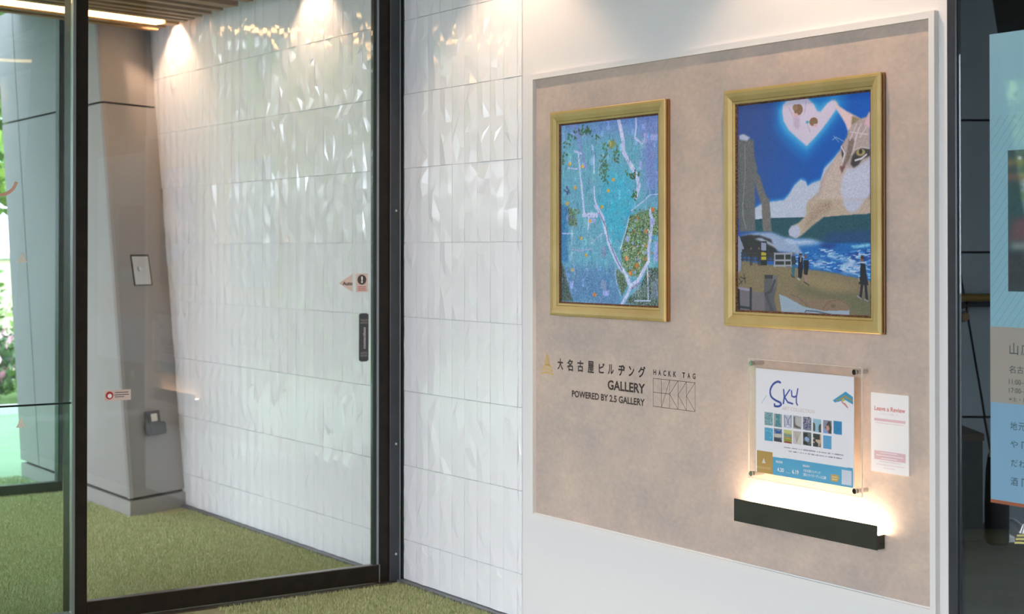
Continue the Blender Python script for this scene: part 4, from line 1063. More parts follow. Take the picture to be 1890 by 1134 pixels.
downlight(-5.10, 2.88, 24, 'small spotlight over the joint of white tiles and gallery wall', 2.98, -.35)
downlight(-3.37, 2.88, 32, 'small spotlight above the seaside cat painting', 2.98, -.35)

# ================================================================== LEANING COLUMN
lc = thing('leaning_column', (-8.9, -.2, 0), 'tall leaning grey metal clad column between the far door and the white tiles', 'column')
zt = 3.02
def Pc(z): return Vector((-8.252 - .2055 * z, -.39, z))
def Pw(z): return Vector((-8.433 - .204 * z, -.002, z))
def Pj(z): return Vector((-9.822 - .206 * z, -.39, z))
def Po(z): return Vector((-10.2 - .195 * z, -.39, z))
gp = .006
nB = (Pw(0) - Pc(0)).cross(Pc(1) - Pc(0)).normalized()
if nB.x < 0: nB = -nB
eB = (Pw(0) - Pc(0)).normalized(); uB = nB.cross(eB).normalized()
if uB.z < 0: uB = -uB
inB = -nB * .02
for z0, z1 in ((.10, 2.282), (2.294, zt)):
    prism('cladding_panel', [Pc(z0) + eB * .001, Pw(z0), Pw(z1), Pc(z1) + eB * .001], inB, M['clad'], lc)
    ex = Vector((1, 0, 0))
    prism('cladding_panel', [Pj(z0) + ex * gp, Pc(z0), Pc(z1), Pj(z1) + ex * gp], (0, .02, 0), M['clad'], lc)
    prism('cladding_panel', [Po(z0), Pj(z0) - ex * gp, Pj(z1) - ex * gp, Po(z1)], (0, .02, 0), M['clad'], lc)
dy = Vector((0, .03, 0)); dx = Vector((-.035, 0, 0))
core = [Pc(0) + dy + dx, Pw(0) + dx, Vector((-10.15, -.002, 0)), Po(0) + dy + Vector((.03, 0, 0)), Pc(zt) + dy + dx, Pw(zt) + dx, Vector((-10.74, -.002, zt)), Po(zt) + dy + Vector((.03, 0, 0))]
mesh('core', core, [(0, 1, 2, 3), (7, 6, 5, 4), (0, 4, 5, 1), (1, 5, 6, 2), (2, 6, 7, 3), (3, 7, 4, 0)], M['core'], lc)
prism('plinth', [(-8.262, -.392, 0), (-8.43, -.002, 0), (-10.2, -.002, 0), (-10.2, -.392, 0)], (0, 0, .083), M['clad'], lc)
def onB(e, z_, out): # point on face B: e metres from the corner edge at height z
    p = Pc(z_) + eB * e; return p + nB * out
def boxB(name, c, w, h, d, m, parent, out=0., bevel=0):
    M4 = Matrix((( *eB, 0), (*uB, 0), (*nB, 0), (0, 0, 0, 1))).transposed(); bm = bmesh.new()
    r = bmesh.ops.create_cube(bm, size=1, matrix=Matrix.Translation(c + nB * (out + d / 2)) @ M4 @ Matrix.Diagonal((w, h, d, 1)))
    if bevel: bmesh.ops.bevel(bm, geom=list(bm.edges), offset=bevel, segments=2, affect='EDGES')
    return bm_obj(name, bm, m, parent)
c0 = Vector((-8.6145, -.199, 1.334))
hp = thing('access_hatch', c0, 'small stainless steel access hatch set in the leaning grey column', 'hatch')
boxB('frame', c0, .142, .176, .004, M['core'], hp); boxB('door_plate', c0 - uB * .003 - eB * .003, .126, .162, .003, M['steel'], hp, .004)
kp = c0 - eB * .02 + uB * .005; cyl('knob', kp + nB * .007, kp + nB * .012, .014, M['chrome'], hp, 20, bevel=.002)
c1 = Vector((-8.432, -.203, .478))
ob = thing('outdoor_socket', c1, 'dark grey outdoor socket box with open flap low on the column', 'socket')
boxB('back_box', c1 + uB * .035, .105, .075, .02, M['dark_plastic'], ob, 0, .004)
boxB('socket_face', c1 + uB * .034, .045, .042, .004, M['cream'], ob, .02, .001)
boxB('flap', c1 - uB * .028, .125, .07, .05, M['dark_plastic'], ob, 0, .008)

# ================================================================== NEAR SLIDING DOOR (plane x = -6)
d1 = thing('door_1', (-6.02, -.75, 0), kind='structure')
box('bottom_rail', (-6.04, -6.0), (-1.414, -.124), (.012, .084), M['black'], d1, .0015)
box('rail_highlight', (-6.032, -5.998), (-1.414, -.124), (.0845, .0875), M['track'], d1)  # bronze strip stands in for the highlight along the rail's top
box('rail_end', (-6.041, -5.999), (-.1238, -.1200), (.01, .0875), M['silver'], d1)
box('glass', (-6.024, -6.016), (-1.414, -.15), (.088, 2.99), M['glass'], d1)
box('stile', (-6.03, -6.008), (-.1495, -.1345), (.088, 2.99), M['seal'], d1)
box('stile', (-6.034, -6.004), (-.134, -.124), (.088, 2.99), M['silver'], d1)
tag(box('trim_1', (-6.042, -6.012), (-.1225, -.0685), (.0, 2.99), M['black']), kind='structure')
tr = tag(box('trim_2', (-6.062, -6.002), (-.068, -.012), (0, 2.99), M['slate'], None, .0015), kind='structure')
tag(box('trim_3', (-6.062, -5.998), (-.0225, -.0185), (0, 2.99), M['silver']), kind='structure')
tag(box('trim_4', (-6.062, -5.992), (-.0115, -.0005), (0, 2.99), M['seal']), kind='structure')
for z in (.603, .124, 1.62): cyl('screw_head', (-6.002, -.04, z), (-5.9995, -.04, z), .0055, M['chrome'], tr, 12)
tag(box('trim_5', (-6.02, -5.975), (-1.47, -.07), (0, .0065), M['track']), kind='structure')
p2 = tag(box('trim_6', (-6.14, -6.0), (-1.463, -1.415), (0, 2.99), M['black'], None, .0015), kind='structure')
w2 = thing('window_2', (-6.02, -2.3, 0), kind='structure')
box('bead', (-6.03, -6.0), (-1.4745, -1.4635), (.0, 2.99), M['silver'], w2)
box('bottom_rail', (-6.05, -6.0), (-3.2, -1.475), (.0, .049), M['track'], w2)
box('glass', (-6.024, -6.016), (-3.2, -1.4755), (.862, 2.99), M['glass_green'], w2)
box('glass', (-6.024, -6.016), (-3.2, -1.4755), (.05, .854), M['glass_low'], w2)
box('glazing_joint', (-6.025, -6.015), (-3.2, -1.4755), (.8545, .8615), M['seal'], w2)
# ---- stickers on the door glass
xs_ = -6.0145
st = thing('sticker', (xs_, -.28, 1.306), 'pale pink triangular sticker reading Auto on the glass door', 'sticker')
mesh('sheet', [(-6.0155, -.314, 1.306), (-6.0155, -.246, 1.267), (-6.0155, -.246, 1.346)], [(0, 1, 2)], M['decal'], st)
text('lettering', 'Auto', (-.295, -.248), (1.297, 1.313), xs_, M['decal_ink'], st, .01, 'y')
st = thing('sticker', (xs_, -.2, 1.307), 'small square warning sticker with a dark exclamation mark circle on the glass door', 'sticker')
box('sheet', (-6.016, -6.0152), (-.2305, -.172), (1.267, 1.347), M['decal'], st)
cyl('circle', (-6.0152, -.2015, 1.320), (-6.0146, -.2015, 1.320), .0215, M['decal_ink'], st, 28)
text('exclamation_mark', '!', (-.2055, -.1975), (1.306, 1.335), -6.0143, M['white_ink'], st, .03, 'y')
for z in (1.290, 1.283, 1.276): box('text_line', (-6.0152, -6.0147), (-.222, -.182), (z - .0013, z + .0013), M['decal_red'], st)
st = thing('sticker', (xs_, -1.288, .88), 'small rectangular caution sticker with a red ring on the glass door', 'sticker')
box('sheet', (-6.016, -6.0152), (-1.342, -1.235), (.858, .899), M['decal'], st)
cyl('ring', (-6.0152, -1.322, .879), (-6.0146, -1.322, .879), .0155, M['decal_red'], st, 28)
cyl('pictogram', (-6.0146, -1.321, .877), (-6.0142, -1.321, .877), .0085, M['white_ink'], st, 16)
for z, a, b_ in ((.889, -1.300, -1.245), (.880, -1.302, -1.243), (.872, -1.300, -1.262)): box('text_line', (-6.0152, -6.0147), (a, b_), (z - .0014, z + .0014), M['decal_ink'], st)
ts = thing('touch_switch', (-6.01, -.195, 1.07), 'slim dark grey vertical touch switch plate on the sliding glass door', 'switch')
bm = bmesh.new(); prof = [(-.0215, -.098), (-.012, -.104), (.012, -.104), (.0215, -.098), (.0215, .098), (.012, .104), (-.012, .104), (-.0215, .098)]
bm.free(); prism('plate', [(-6.0155, -.1945 + a, 1.0715 + b_) for a, b_ in prof], (.008, 0, 0), M['dark_plastic'], ts)
M['switch_ink'] = mat('switch_print', (150, 144, 138), .5)
text('lettering', 'TOUCH', (-.213, -.178), (1.141, 1.150), -6.0070, M['switch_ink'], ts, .01, 'y'); text('lettering', 'SWITCH', (-.213, -.178), (1.130, 1.138), -6.0070, M['switch_ink'], ts, .01, 'y')
text('lettering', 'contactless', (-.201, -.187), (1.022, 1.115), -6.0070, mat('switch_white_print', (196, 190, 186), .5), ts, .01, 'y', rot=1)
text('lettering', 'AUTO', (-.212, -.180), (1.000, 1.009), -6.0070, M['switch_ink'], ts, .01, 'y'); text('lettering', 'DOOR', (-.212, -.180), (.989, .997), -6.0070, M['switch_ink'], ts, .01, 'y')
# pale emblem decals on the glass
def bell(y, z, s, label, m):
    return tag(mesh('glass_decal', [(-6.0155, y - s, z - s), (-6.0155, y + s, z - s * .95), (-6.0155, y + s * .55, z - s * .2), (-6.0155, y, z + s), (-6.0155, y - s * .55, z - s * .2)], [(0, 1, 2, 3, 4)], m), label, 'decal')
md = mat('faint_gold_decal', (222, 218, 202), .5)
bell(-1.665, 1.421, .02, 'faint gold bell shaped decal higher on the left glass pane', md)
bell(-1.667, .795, .02, 'faint gold bell shaped decal lower on the left glass pane', md)
bell(-.562, 1.498, .016, 'faint white bell shaped decal on the sliding glass door', mat('faint_white_decal', (246, 248, 248), .5))
vs, fs = [], []
for k in range(13):
    a = math.radians(180 + k * 14); vs += [(-6.0155, -1.75 + .07 * math.cos(a), 1.72 + .07 * math.sin(a)), (-6.0155, -1.75 + .058 * math.cos(a), 1.72 + .058 * math.sin(a))]
    if k: fs.append((2 * k - 2, 2 * k, 2 * k + 1, 2 * k - 1))
tag(mesh('glass_decal', vs, fs, mat('salmon_decal', (226, 176, 150), .5)), 'curved salmon stroke printed on the left glass pane', 'decal')

# ================================================================== FAR DOOR
d2 = thing('door_2', (-9.4, -1.5, 0), kind='structure')
fg = mat('dark_green_frame', (34, 46, 42), .4)
box('bottom_rail', (-9.43, -9.38), (-3.2, -.395), (.002, .06), fg, d2)
box('stile', (-9.43, -9.38), (-.418, -.3935), (.06, 3.0), mat('grey_green_stile', (84, 94, 92), .4), d2)
box('glass', (-9.41, -9.40), (-3.2, -.419), (.061, 3.0), M['glass_green'], d2)
box('rail_seal', (-9.44, -9.375), (-.423, -.4185), (.06, 3.0), fg, d2)

# ================================================================== DISPLAY BOARD
dp = thing('display_board', (-4.01, 0, .435), 'large tan plaster look display board in a white frame on the gallery wall', 'display board')
box('board', (-4.995, -3.03), (-.004, -.0003), (.43, 2.11), M['board'], dp)
tx0, tx1, tz0, tz1 = -5.010, -3.015, .416, 2.124; iw = .0205
def rail(name, a, b_, c, d, parent, m): return prism(name, [(p[0], -.0185, p[1]) for p in (a, b_, c, d)], (0, .018, 0), m, parent)
rail('frame_rail', (tx0, tz1), (tx1, tz1), (tx1 - iw, tz1 - iw), (tx0 + iw, tz1 - iw), dp, M['trim'])
rail('frame_rail', (tx0, tz0), (tx0 + iw, tz0 + iw), (tx1 - iw, tz0 + iw), (tx1, tz0), dp, M['trim'])
rail('frame_rail', (tx0, tz0), (tx0, tz1), (tx0 + iw, tz1 - iw), (tx0 + iw, tz0 + iw), dp, M['trim'])
rail('frame_rail', (tx1, tz0), (tx1 - iw, tz0 + iw), (tx1 - iw, tz1 - iw), (tx1, tz1), dp, M['trim'])
box('inner_bead', (tx0 + iw, tx1 - iw), (-.010, -.0042), (tz0 + iw, tz0 + iw + .004), M['trim'], dp)
YB = -.0045
for ch, x0, x1, zt_, zb_ in (('大', -4.846, -4.810, 1.041, .998), ('名', -4.785, -4.748, 1.041, .997), ('古', -4.721, -4.683, 1.041, .998), ('屋', -4.657, -4.619, 1.042, .997), ('ビ', -4.590, -4.555, 1.038, 1.001), ('ル', -4.535, -4.501, 1.037, 1.001), ('ヂ', -4.475, -4.436, 1.039, .999), ('ン', -4.415, -4.384, 1.038, 1.001), ('グ', -4.361, -4.321, 1.041, 1.001)):
    text('lettering', ch, (x0, x1), (zb_, zt_), YB, M['ink'], dp, .018)
text('lettering', 'GALLERY', (-4.537, -4.323), (.945, .980), YB, M['ink'], dp, .012)
text('lettering', 'POWERED BY 2.5 GALLERY', (-4.755, -4.325), (.902, .927), YB, M['ink'], dp, .012)
for ch, k in (('H', 0), ('A', 1), ('C', 2), ('K', 3), ('K', 4), ('T', 5.75), ('A', 6.75), ('G', 7.75)):
    text('lettering', ch, (-4.277 + k * .0268, -4.277 + k * .0268 + .0145), (1.015, 1.034), YB, M['ink'], dp, .012)
bx0, bx1, bz0, bz1 = -4.278, -4.057, .906, 1.003; gx = [bx0 + (bx1 - bx0) * k / 5 for k in range(6)]; mz = .955
segs = [((bx0, bz0), (bx1, bz0)), ((bx0, bz1), (bx1, bz1)), ((bx0, mz), (gx[2], mz)), ((gx[1], bz0), (gx[2], bz1))] + [((x, bz0), (x, bz1)) for x in gx]
for k in (2, 3, 4): segs += [((gx[k], mz), (gx[k + 1], bz1)), ((gx[k], mz), (gx[k + 1], bz0))]
vs, fs = [], []
for (a, b_) in segs:
    d = Vector((b_[0] - a[0], b_[1] - a[1])).normalized() * .0008; n = Vector((-d.y, d.x)); k = len(vs)
    for p, q in ((a, -d), (b_, d)):
        vs += [(p[0] + q.x + n.x, YB, p[1] + q.y + n.y), (p[0] + q.x - n.x, YB, p[1] + q.y - n.y)]
    fs.append((k + 1, k, k + 2, k + 3))
mesh('line_emblem', vs, fs, M['ink_line'], dp)
vs, fs = [], []
def qd(pts): k = len(vs); vs.extend([(p[0], YB, p[1]) for p in pts]); fs.append(tuple(range(k, k + len(pts))))
def arc(zc, hw, th, up):
    n = 10
    for i in range(n):
        a, b_ = -1 + 2 * i / n, -1 + 2 * (i + 1) / n
        f = lambda t, o: (-4.913 + t * hw, zc + up * (1 - t * t) + o)
        qd([f(a, 0), f(b_, 0), f(b_, th), f(a, th)])
arc(.998, .030, .0085, .006); arc(.985, .036, .0085, .006); arc(.972, .040, .0085, .006)
for k in range(5):
    t0 = -4.913 + (k - 2) * .0085; s0 = (k - 2) * .0028
    qd([(t0 - .0032, 1.010), (t0 + .0032, 1.010), (-4.913 + s0 + .0011, 1.052 + .006 * (k == 2)), (-4.913 + s0 - .0011, 1.052 + .006 * (k == 2))])
mesh('bell_emblem', vs, fs, M['gold_ink'], dp)['label'] = 'pale gold bell tower emblem'

# ================================================================== FRAMED PAINTINGS
PROF = [(.003, .0048), (.003, .0072), (0, .009), (0, .013), (.0045, .015), (.0045, .020), (0, .0225), (0, .0275), (.003, .0300), (.010, .0320), (.022, .0295), (.036, .0235), (.0375, .0205), (.039, .0225), (.0455, .0205), (.0465, .0180)]
SLIP = [(.0465, .0190), (.0485, .0198), (.0505, .0178), (.0525, .0150), (.0525, .0060)]
def moulding(name, X, Z, prof, m, parent, side, m2=None, nside=0):
    def pt(w, h, c): # corner c: 0 bl 1 br 2 tr 3 tl
        return (X[0] + w if c in (0, 3) else X[1] - w, -h, Z[0] + w if c in (0, 1) else Z[1] - w)
    a, b_ = side; vs = []; fs = []
    for w, h in prof: vs += [pt(w, h, a), pt(w, h, b_)]
    for k in range(len(prof) - 1): fs.append((2 * k, 2 * k + 1, 2 * k + 3, 2 * k + 2))
    n = len(prof); fs.append(tuple(2 * k for k in range(n))); fs.append(tuple(2 * k + 1 for k in range(n))[::-1])
    fs.append((2 * n - 2, 2 * n - 1, 1, 0))
    o = mesh(name, vs, fs, m, parent); bm = bmesh.new(); bm.from_mesh(o.data); bmesh.ops.recalc_face_normals(bm, faces=bm.faces); bm.to_mesh(o.data); bm.free()
    if m2:
        o.data.materials.append(m2)
        for k in range(nside): o.data.polygons[k].material_index = 1
    return o
def painting(X, Z, label, items, res, bgc, cX, cZ, noise):
    p = thing('framed_painting', ((X[0] + X[1]) / 2, 0, Z[0]), label, 'painting')
    for s in ((0, 1), (1, 2), (2, 3), (3, 0)):
        moulding('frame_rail', X, Z, PROF, M['gold'], p, s, M['gold_side'], 6); moulding('inner_slip', X, Z, SLIP, M['slip'], p, s)
    box('backing', (X[0] + .02, X[1] - .02), (-.012, -.0045), (Z[0] + .02, Z[1] - .02), M['core'], p)
    a = Art(res[0], res[1], bgc)
    if noise == 'sky':
        g = np.linspace(0, 1, res[0])[None, :, None]; v = np.linspace(0, 1, res[1])[:, None, None]
        a.im = np.array((58, 84, 150.)) * (1 - g) + np.array((4, 92, 196.)) * g + (v - .2) * np.array((-16, 14, 26.)) + 0 * a.im
    a.run(items)
    n = rng.normal(0, 1, (res[1], res[0]))
    if noise == 'sky':
        n2 = (n + np.roll(n, 1, 1) + np.roll(n, 2, 1)) / 1.7; a.im += n2[:, :, None] * 2.6
        # short brush strokes on the breaking waves
        for k in range(420):
            u, v = random.uniform(330, 1000), random.uniform(690, 850)
            if v < 700 + (u < 600) * 20 or v > 790 + (u - 560) * .12 or (u < 520 and v < 710): continue
            a.line(random.choice([(150, 205, 235), (90, 160, 220), (190, 210, 232), (30, 80, 170), (40, 120, 200)]), random.uniform(3, 6), 0, [(u, v), (u + random.uniform(12, 40), v + random.uniform(-5, 8))])
        q0 = [i for i, it in enumerate(items) if it[0] == 'p' and it[1] == (46, 52, 54)][0]; a.run(items[q0:])
    else:
        a.im = (a.im - 120) * 1.16 + 128; L = np.where(rng.random((res[1], res[0])) < .5, -1, 1) * rng.random((res[1], res[0])); f = np.linspace(0, 1, res[1])[:, None] * .5 + .7
        a.im += (L * 34 * f)[:, :, None] * np.array((1.0, .9, .8)); a.im += n[:, :, None] * 7
        for k in range(260):
            u, v = random.uniform(0, 1000), random.uniform(0, 1000); w_ = random.uniform(8, 36); h_ = random.uniform(16, 60)
            i0, i1, j0, j1 = int(v * res[1] / 1000), int((v + h_) * res[1] / 1000), int(u * res[0] / 1000), int((u + w_) * res[0] / 1000)
            a.im[i0:i1, j0:j1] += np.array(random.choice([(22, 14, 20), (-18, -14, -8), (14, 20, 6), (-10, 6, 8), (24, 20, 22)]))
        for k in range(900):
            u, v = random.uniform(0, 1000), random.uniform(0, 1000)
            a.line(random.choice([(150, 160, 205), (76, 110, 150), (90, 170, 200), (84, 112, 150), (130, 150, 200)]), 2.4, 0, [(u, v), (u + random.uniform(-8, 8), v + random.uniform(4, 22))])
    o = a.to_mesh('canvas', cX, cZ, -.0135, artmat('painted_canvas', .45, .15), p); return p
painting((-4.862, -4.184), (1.203, 1.967), 'gold framed abstract painting of pale branches on mottled turquoise, left of the two', ART_TREE, (290, 330), (98, 160, 186), (-4.8110, -4.2350), (1.2540, 1.9160), 'speck')
painting((-3.886, -3.206), (1.203, 1.967), 'gold framed painting of a giant cat over a seaside, right of the two', ART_SEA, (330, 380), (30, 90, 180), (-3.8350, -3.2570), (1.2540, 1.9160), 'sky')

# ================================================================== ACRYLIC SIGN WITH POSTER
ac = thing('acrylic_sign_holder', (-3.505, 0, .727), 'clear acrylic sign panel on four chrome standoffs under the cat painting', 'sign holder')
box('acrylic_panel', (-3.744, -3.262), (-.052, -.0465), (.727, 1.103), M['acrylic'], ac)
am = mat('acrylic_edge_highlight', (236, 228, 214), .25, spec=.6)  # opaque pale strips paint the highlight on the acrylic rim
box('edge', (-3.2618, -3.2606), (-.052, -.0465), (.727, 1.103), am, ac); box('edge', (-3.744, -3.262), (-.052, -.0465), (1.1031, 1.1042), am, ac)
box('edge', (-3.7452, -3.7442), (-.052, -.0465), (.727, 1.103), am, ac); box('edge', (-3.744, -3.262), (-.052, -.0465), (.7258, .7269), am, ac)
for x in (-3.728, -3.285):
    for z in (1.090, .741):
        s_ = cyl('standoff', (x, -.0464, z), (x, -.0045, z), .0068, M['chrome'], ac, 20)
        cyl('cap', (x, -.0585, z), (x, -.0521, z), .0082, M['chrome'], s_, 24, bevel=.0012)
ps = thing('event_poster', (-3.505, -.04, .7475), 'white square exhibition poster reading SKY with picture thumbnails and a blue band', 'poster')
box('sheet', (-3.7155, -3.2965), (-.0462, -.0448), (.7472, 1.0752), M['paper'], ps)
a = Art(300, 250, (247, 245, 249)); a.run(ART_SHEET); pr = a.to_mesh('print', (-3.711, -3.3), (.7475, 1.075), -.04628, artmat('poster_print', .5), ps)
yp = -.0464
text('lettering', 'ART COLLECTION', (-3.5967, -3.4574), (.953, .964), yp, mat('faint_salmon_ink', (226, 200, 198), .6), ps, .0)
text('lettering', '開催期間', (-3.6246, -3.5961), (.7862, .7938), yp, M['white_ink'], ps, .01); text('lettering', '4.20', (-3.6195, -3.5900), (.7600, .7725), yp, M['white_ink'], ps, .01)
text('lettering', '6.19', (-3.5540, -3.5260), (.7603, .7738), yp, M['white_ink'], ps, .01); text('lettering', '開催場所', (-3.5075, -3.4782), (.7868, .7938), yp, M['white_ink'], ps, .01)
text('lettering', '大名古屋ビルヂング', (-3.5065, -3.4329), (.7722, .7808), yp, M['white_ink'], ps, .01); text('lettering', '2階スカイガーデン入口横', (-3.5065, -3.4101), (.7592, .7688), yp, M['white_ink'], ps, .01)
rc = thing('review_card', (-3.19, 0, .8), 'narrow white card with rose lettering Leave a Review right of the acrylic sign', 'card')
box('card', (-3.2615, -3.1172), (-.012, -.0045), (.8005, 1.0308), M['card'], rc); yc = -.0124
text('lettering', 'Leave a Review', (-3.2476, -3.1299), (.9795, .9930), yc, M['pink_ink'], rc, .012)
text('lettering', 'レビューを書こう', (-3.2242, -3.1584), (.9684, .9752), yc, M['pink_soft'], rc, .0)
box('print_bar', (-3.2483, -3.1292), (-.0124, -.0121), (.9495, .9572), M['pink_bar'], rc); box('print_bar', (-3.2486, -3.1290), (-.0124, -.0121), (.8372, .8626), M['pink_bar'], rc)
for z, a_, b_ in ((.944, -3.245, -3.136), (.8322, -3.2313, -3.1459), (.823, -3.241, -3.133), (.814, -3.2131, -3.1687)): box('text_line', (a_, b_), (-.0123, -.0121), (z - .0009, z + .0009), M['pink_soft'], rc)
for z, a_, b_ in ((.858, -3.226, -3.160), (.850, -3.240, -3.138), (.842, -3.222, -3.160)): box('text_line', (a_, b_), (-.0128, -.0125), (z - .0010, z + .0010), M['card'], rc)
# ---- wall lamp
wl = thing('wall_lamp', (-3.52, 0, .577), 'long dark metal wall lamp glowing upward below the acrylic sign', 'lamp')
box('shade', (-3.827, -3.2145), (-.0385, -.0355), (.5765, .648), M['lamp_black'], wl)
box('bracket', (-3.790, -3.2155), (-.0354, -.0060), (.5785, .6175), M['lamp_black'], wl)
box('ledge', (-3.790, -3.2130), (-.0354, -.0045), (.6178, .6195), mat('warm_brown_ledge', (88, 66, 50), .4), wl)
box('led_strip', (-3.790, -3.222), (-.028, -.012), (.6198, .6222), M['lamp_led'], wl)
cyl('screw', (-3.2155, -.022, .594), (-3.2143, -.022, .594), .003, M['core'], wl, 12)

# ================================================================== RIGHT WINDOW
w1 = thing('window_1', (-2.0, .02, 0), kind='structure')
box('mullion', (-2.9845, -2.9575), (.0, .022), (0, 2.98), M['slate'], w1, .001)
box('gasket', (-2.9574, -2.9545), (.012, .022), (0, 2.98), M['core'], w1)
box('glass', (-2.9544, 1.69), (.014, .020), (0, 2.98), M['glass_win'], w1)
wpx = thing('window_poster', (-2.5, .05, .753), 'tall blue and brown restaurant poster hanging inside the window on the right', 'poster')
PB = mat('light_blue_print', (194, 226, 238), .5); PB2 = mat('pale_blue_print', (184, 212, 238), .5); BR = mat('brown_beige_print', (224, 192, 176), .5)
ORG = mat('orange_print', (226, 120, 84), .5); GI = mat('grey_green_ink', (86, 96, 98), .5); HI = mat('hatch_line_ink', (160, 194, 214), .6)
box('sheet', (-2.879, -2.0), (.0505, .0545), (.753, 2.045), PB, wpx)
box('blue_panel', (-2.878, -2.0), (.0498, .0504), (.762, 1.030), PB2, wpx); box('brown_panel', (-2.879, -2.0), (.0498, .0504), (1.030, 1.238), BR, wpx); box('orange_strip', (-2.879, -2.0), (.0496, .0504), (.753, .7625), ORG, wpx)
vs, fs = [], []
for k in range(62):
    x = -3.5 + k * .0245; z0, z1 = 1.240, 1.820; dxs = (z1 - z0) * .80; xa, xb = x, x + dxs
    za, zb = z0, z1
    if xb < -2.876 or xa > -2.02: continue
    if xa < -2.876: za = z0 + (-2.876 - xa) / .80; xa = -2.876
    if xb > -2.02: zb = z0 + (-2.02 - x) / .80; xb = -2.02
    q = len(vs); vs += [(xa, .0501, za), (xa + .0017, .0501, za), (xb + .0017, .0501, zb), (xb, .0501, zb)]; fs.append((q, q + 1, q + 2, q + 3))
mesh('hatching', vs, fs, HI, wpx)
a = Art(60, 70, (92, 106, 108))
a.poly((168, 140, 96), 10, 10, [(0, 60), (1000, 70), (1000, 130), (0, 110)]); a.poly((168, 120, 108), 20, 6, [(0, 170), (700, 175), (1000, 230), (300, 225), (0, 215)])
a.poly((84, 108, 106), 10, 4, [(0, 240), (1000, 240), (1000, 470), (0, 470)]); a.poly((150, 104, 106), 10, 6, [(60, 480), (1000, 470), (1000, 640), (0, 640)]); a.poly((196, 186, 178), 10, 4, [(20, 660), (200, 650), (220, 690), (30, 710)]); a.poly((196, 186, 178), 10, 4, [(300, 640), (600, 640), (600, 700), (300, 700)])
a.poly((90, 84, 88), 10, 6, [(0, 720), (1000, 715), (1000, 1000), (0, 1000)])
a.to_mesh('photo_print', (-2.8178, -2.40), (1.336, 1.721), .0498, artmat('photo_print', .5), wpx)
yt = .0494
for s, x0, x1, z0, z1, bo in (('山', -2.8138, -2.7853, 1.1636, 1.196, 0), ('広', -2.776, -2.743, 1.1636, 1.196, 0), ('名', -2.8159, -2.794, 1.1137, 1.1338, 0), ('古', -2.789, -2.768, 1.1137, 1.1338, 0), ('屋', -2.764, -2.743, 1.1137, 1.1338, 0),
    ('11:00–', -2.8160, -2.766, 1.0830, 1.0969, 0), ('17:00–', -2.8160, -2.766, 1.060, 1.0733, 0), ('※土・日', -2.8160, -2.757, 1.0375, 1.049, 0),
    ('地', -2.8118, -2.7895, .9596, .981, 0), ('元', -2.7850, -2.7630, .9596, .981, 0), ('や', -2.812, -2.7872, .9111, .9306, 0), ('「', -2.775, -2.765, .9111, .9306, 0), ('だ', -2.8104, -2.788, .8602, .8792, 0), ('わ', -2.784, -2.762, .8602, .8792, 0), ('酒', -2.8116, -2.7876, .8084, .8305, 0), ('「', -2.775, -2.765, .8084, .8305, 0)):
    text('lettering', s, (x0, x1), (z0, z1), yt, GI, wpx, bo)
# gold and white emblem stuck on the window
em = thing('window_emblem', (-2.73, .0135, .69), 'white and gold striped bell emblem stuck low on the window', 'decal')
vs, fs = [], []
def qe(pts): k = len(vs); vs.extend([(p[0], .0135, p[1]) for p in pts]); fs.append(tuple(range(k, k + len(pts))))
for k in range(6): qe([(-2.7560 + k * .0095, .690), (-2.7500 + k * .0095, .690), (-2.7405 + k * .0060, .7165), (-2.7430 + k * .0060, .7165)])
mesh('tower_stripes', vs, fs, M['white_ink'], em); vs, fs = [], []
for j, zc in enumerate((.679, .669, .659)):
    for i in range(8):
        a_, b_ = -1 + i / 4, -1 + (i + 1) / 4; hw = .036 + j * .004; f = lambda t_, o_: (-2.727 + t_ * hw, zc + .004 * (1 - t_ * t_) + o_)
        qe([f(a_, 0), f(b_, 0), f(b_, .0058), f(a_, .0058)])
mesh('gold_bands', vs, fs, mat('pale_gold_print', (190, 184, 120), .5), em)
# behind the window: panels, rail, cabinet, bag and shoes stand in for reflections
rr = Vector((.5611, .8277, 0)); ff = Vector((-.8277, .5611, 0)); base_ = Vector((0, -3.4958, 0))
def IN(l, d, z): # l metres sideways, d metres inwards along the room's own axes
    p = base_ + rr * l + ff * d; return Vector((p.x, p.y, z))
ip = thing('reflection_panelling', IN(2.5, 8.2, 0), 'slate grey leaning panels behind the window standing in for a mirrored column', 'panelling')
PM = mat('dark_slate_panel', (148, 158, 162), .4, c2=(138, 148, 152), scale=2)
def edge(z): return 2.492 + (2.744 - z) * .147
def lj(z): return 2.318 + (1.35 - z) * .165
g_ = .006
for z0, z1 in ((.0, .583), (.583, 1.436)):
    prism('panel', [IN(1.4, 8.2, z0 + g_), IN(lj(z0) - g_, 8.2, z0 + g_), IN(lj(z1) - g_, 8.2, z1 - g_), IN(1.4, 8.2, z1 - g_)], ff * .03, PM, ip)
    prism('panel', [IN(lj(z0) + g_, 8.2, z0 + g_), IN(edge(z0), 8.2, z0 + g_), IN(edge(z1), 8.2, z1 - g_), IN(lj(z1) + g_, 8.2, z1 - g_)], ff * .03, PM, ip)
for z0, z1 in ((1.436, 2.121), (2.121, 2.995)):
    prism('panel', [IN(1.4, 8.2, z0 + g_), IN(edge(z0), 8.2, z0 + g_), IN(edge(z1), 8.2, z1 - g_), IN(1.4, 8.2, z1 - g_)], ff * .03, PM, ip)
prism('core', [IN(1.4, 8.231, 0), IN(edge(0) - .01, 8.231, 0), IN(edge(3) - .01, 8.231, 2.99), IN(1.4, 8.231, 2.99)], ff * .3, M['core'], ip)
br = thing('reflection_rail', IN(2.4, 8.1, 1.19), 'horizontal brass rail behind the window standing in for a mirrored handrail', 'handrail')  # rail built in place of a handrail's reflection
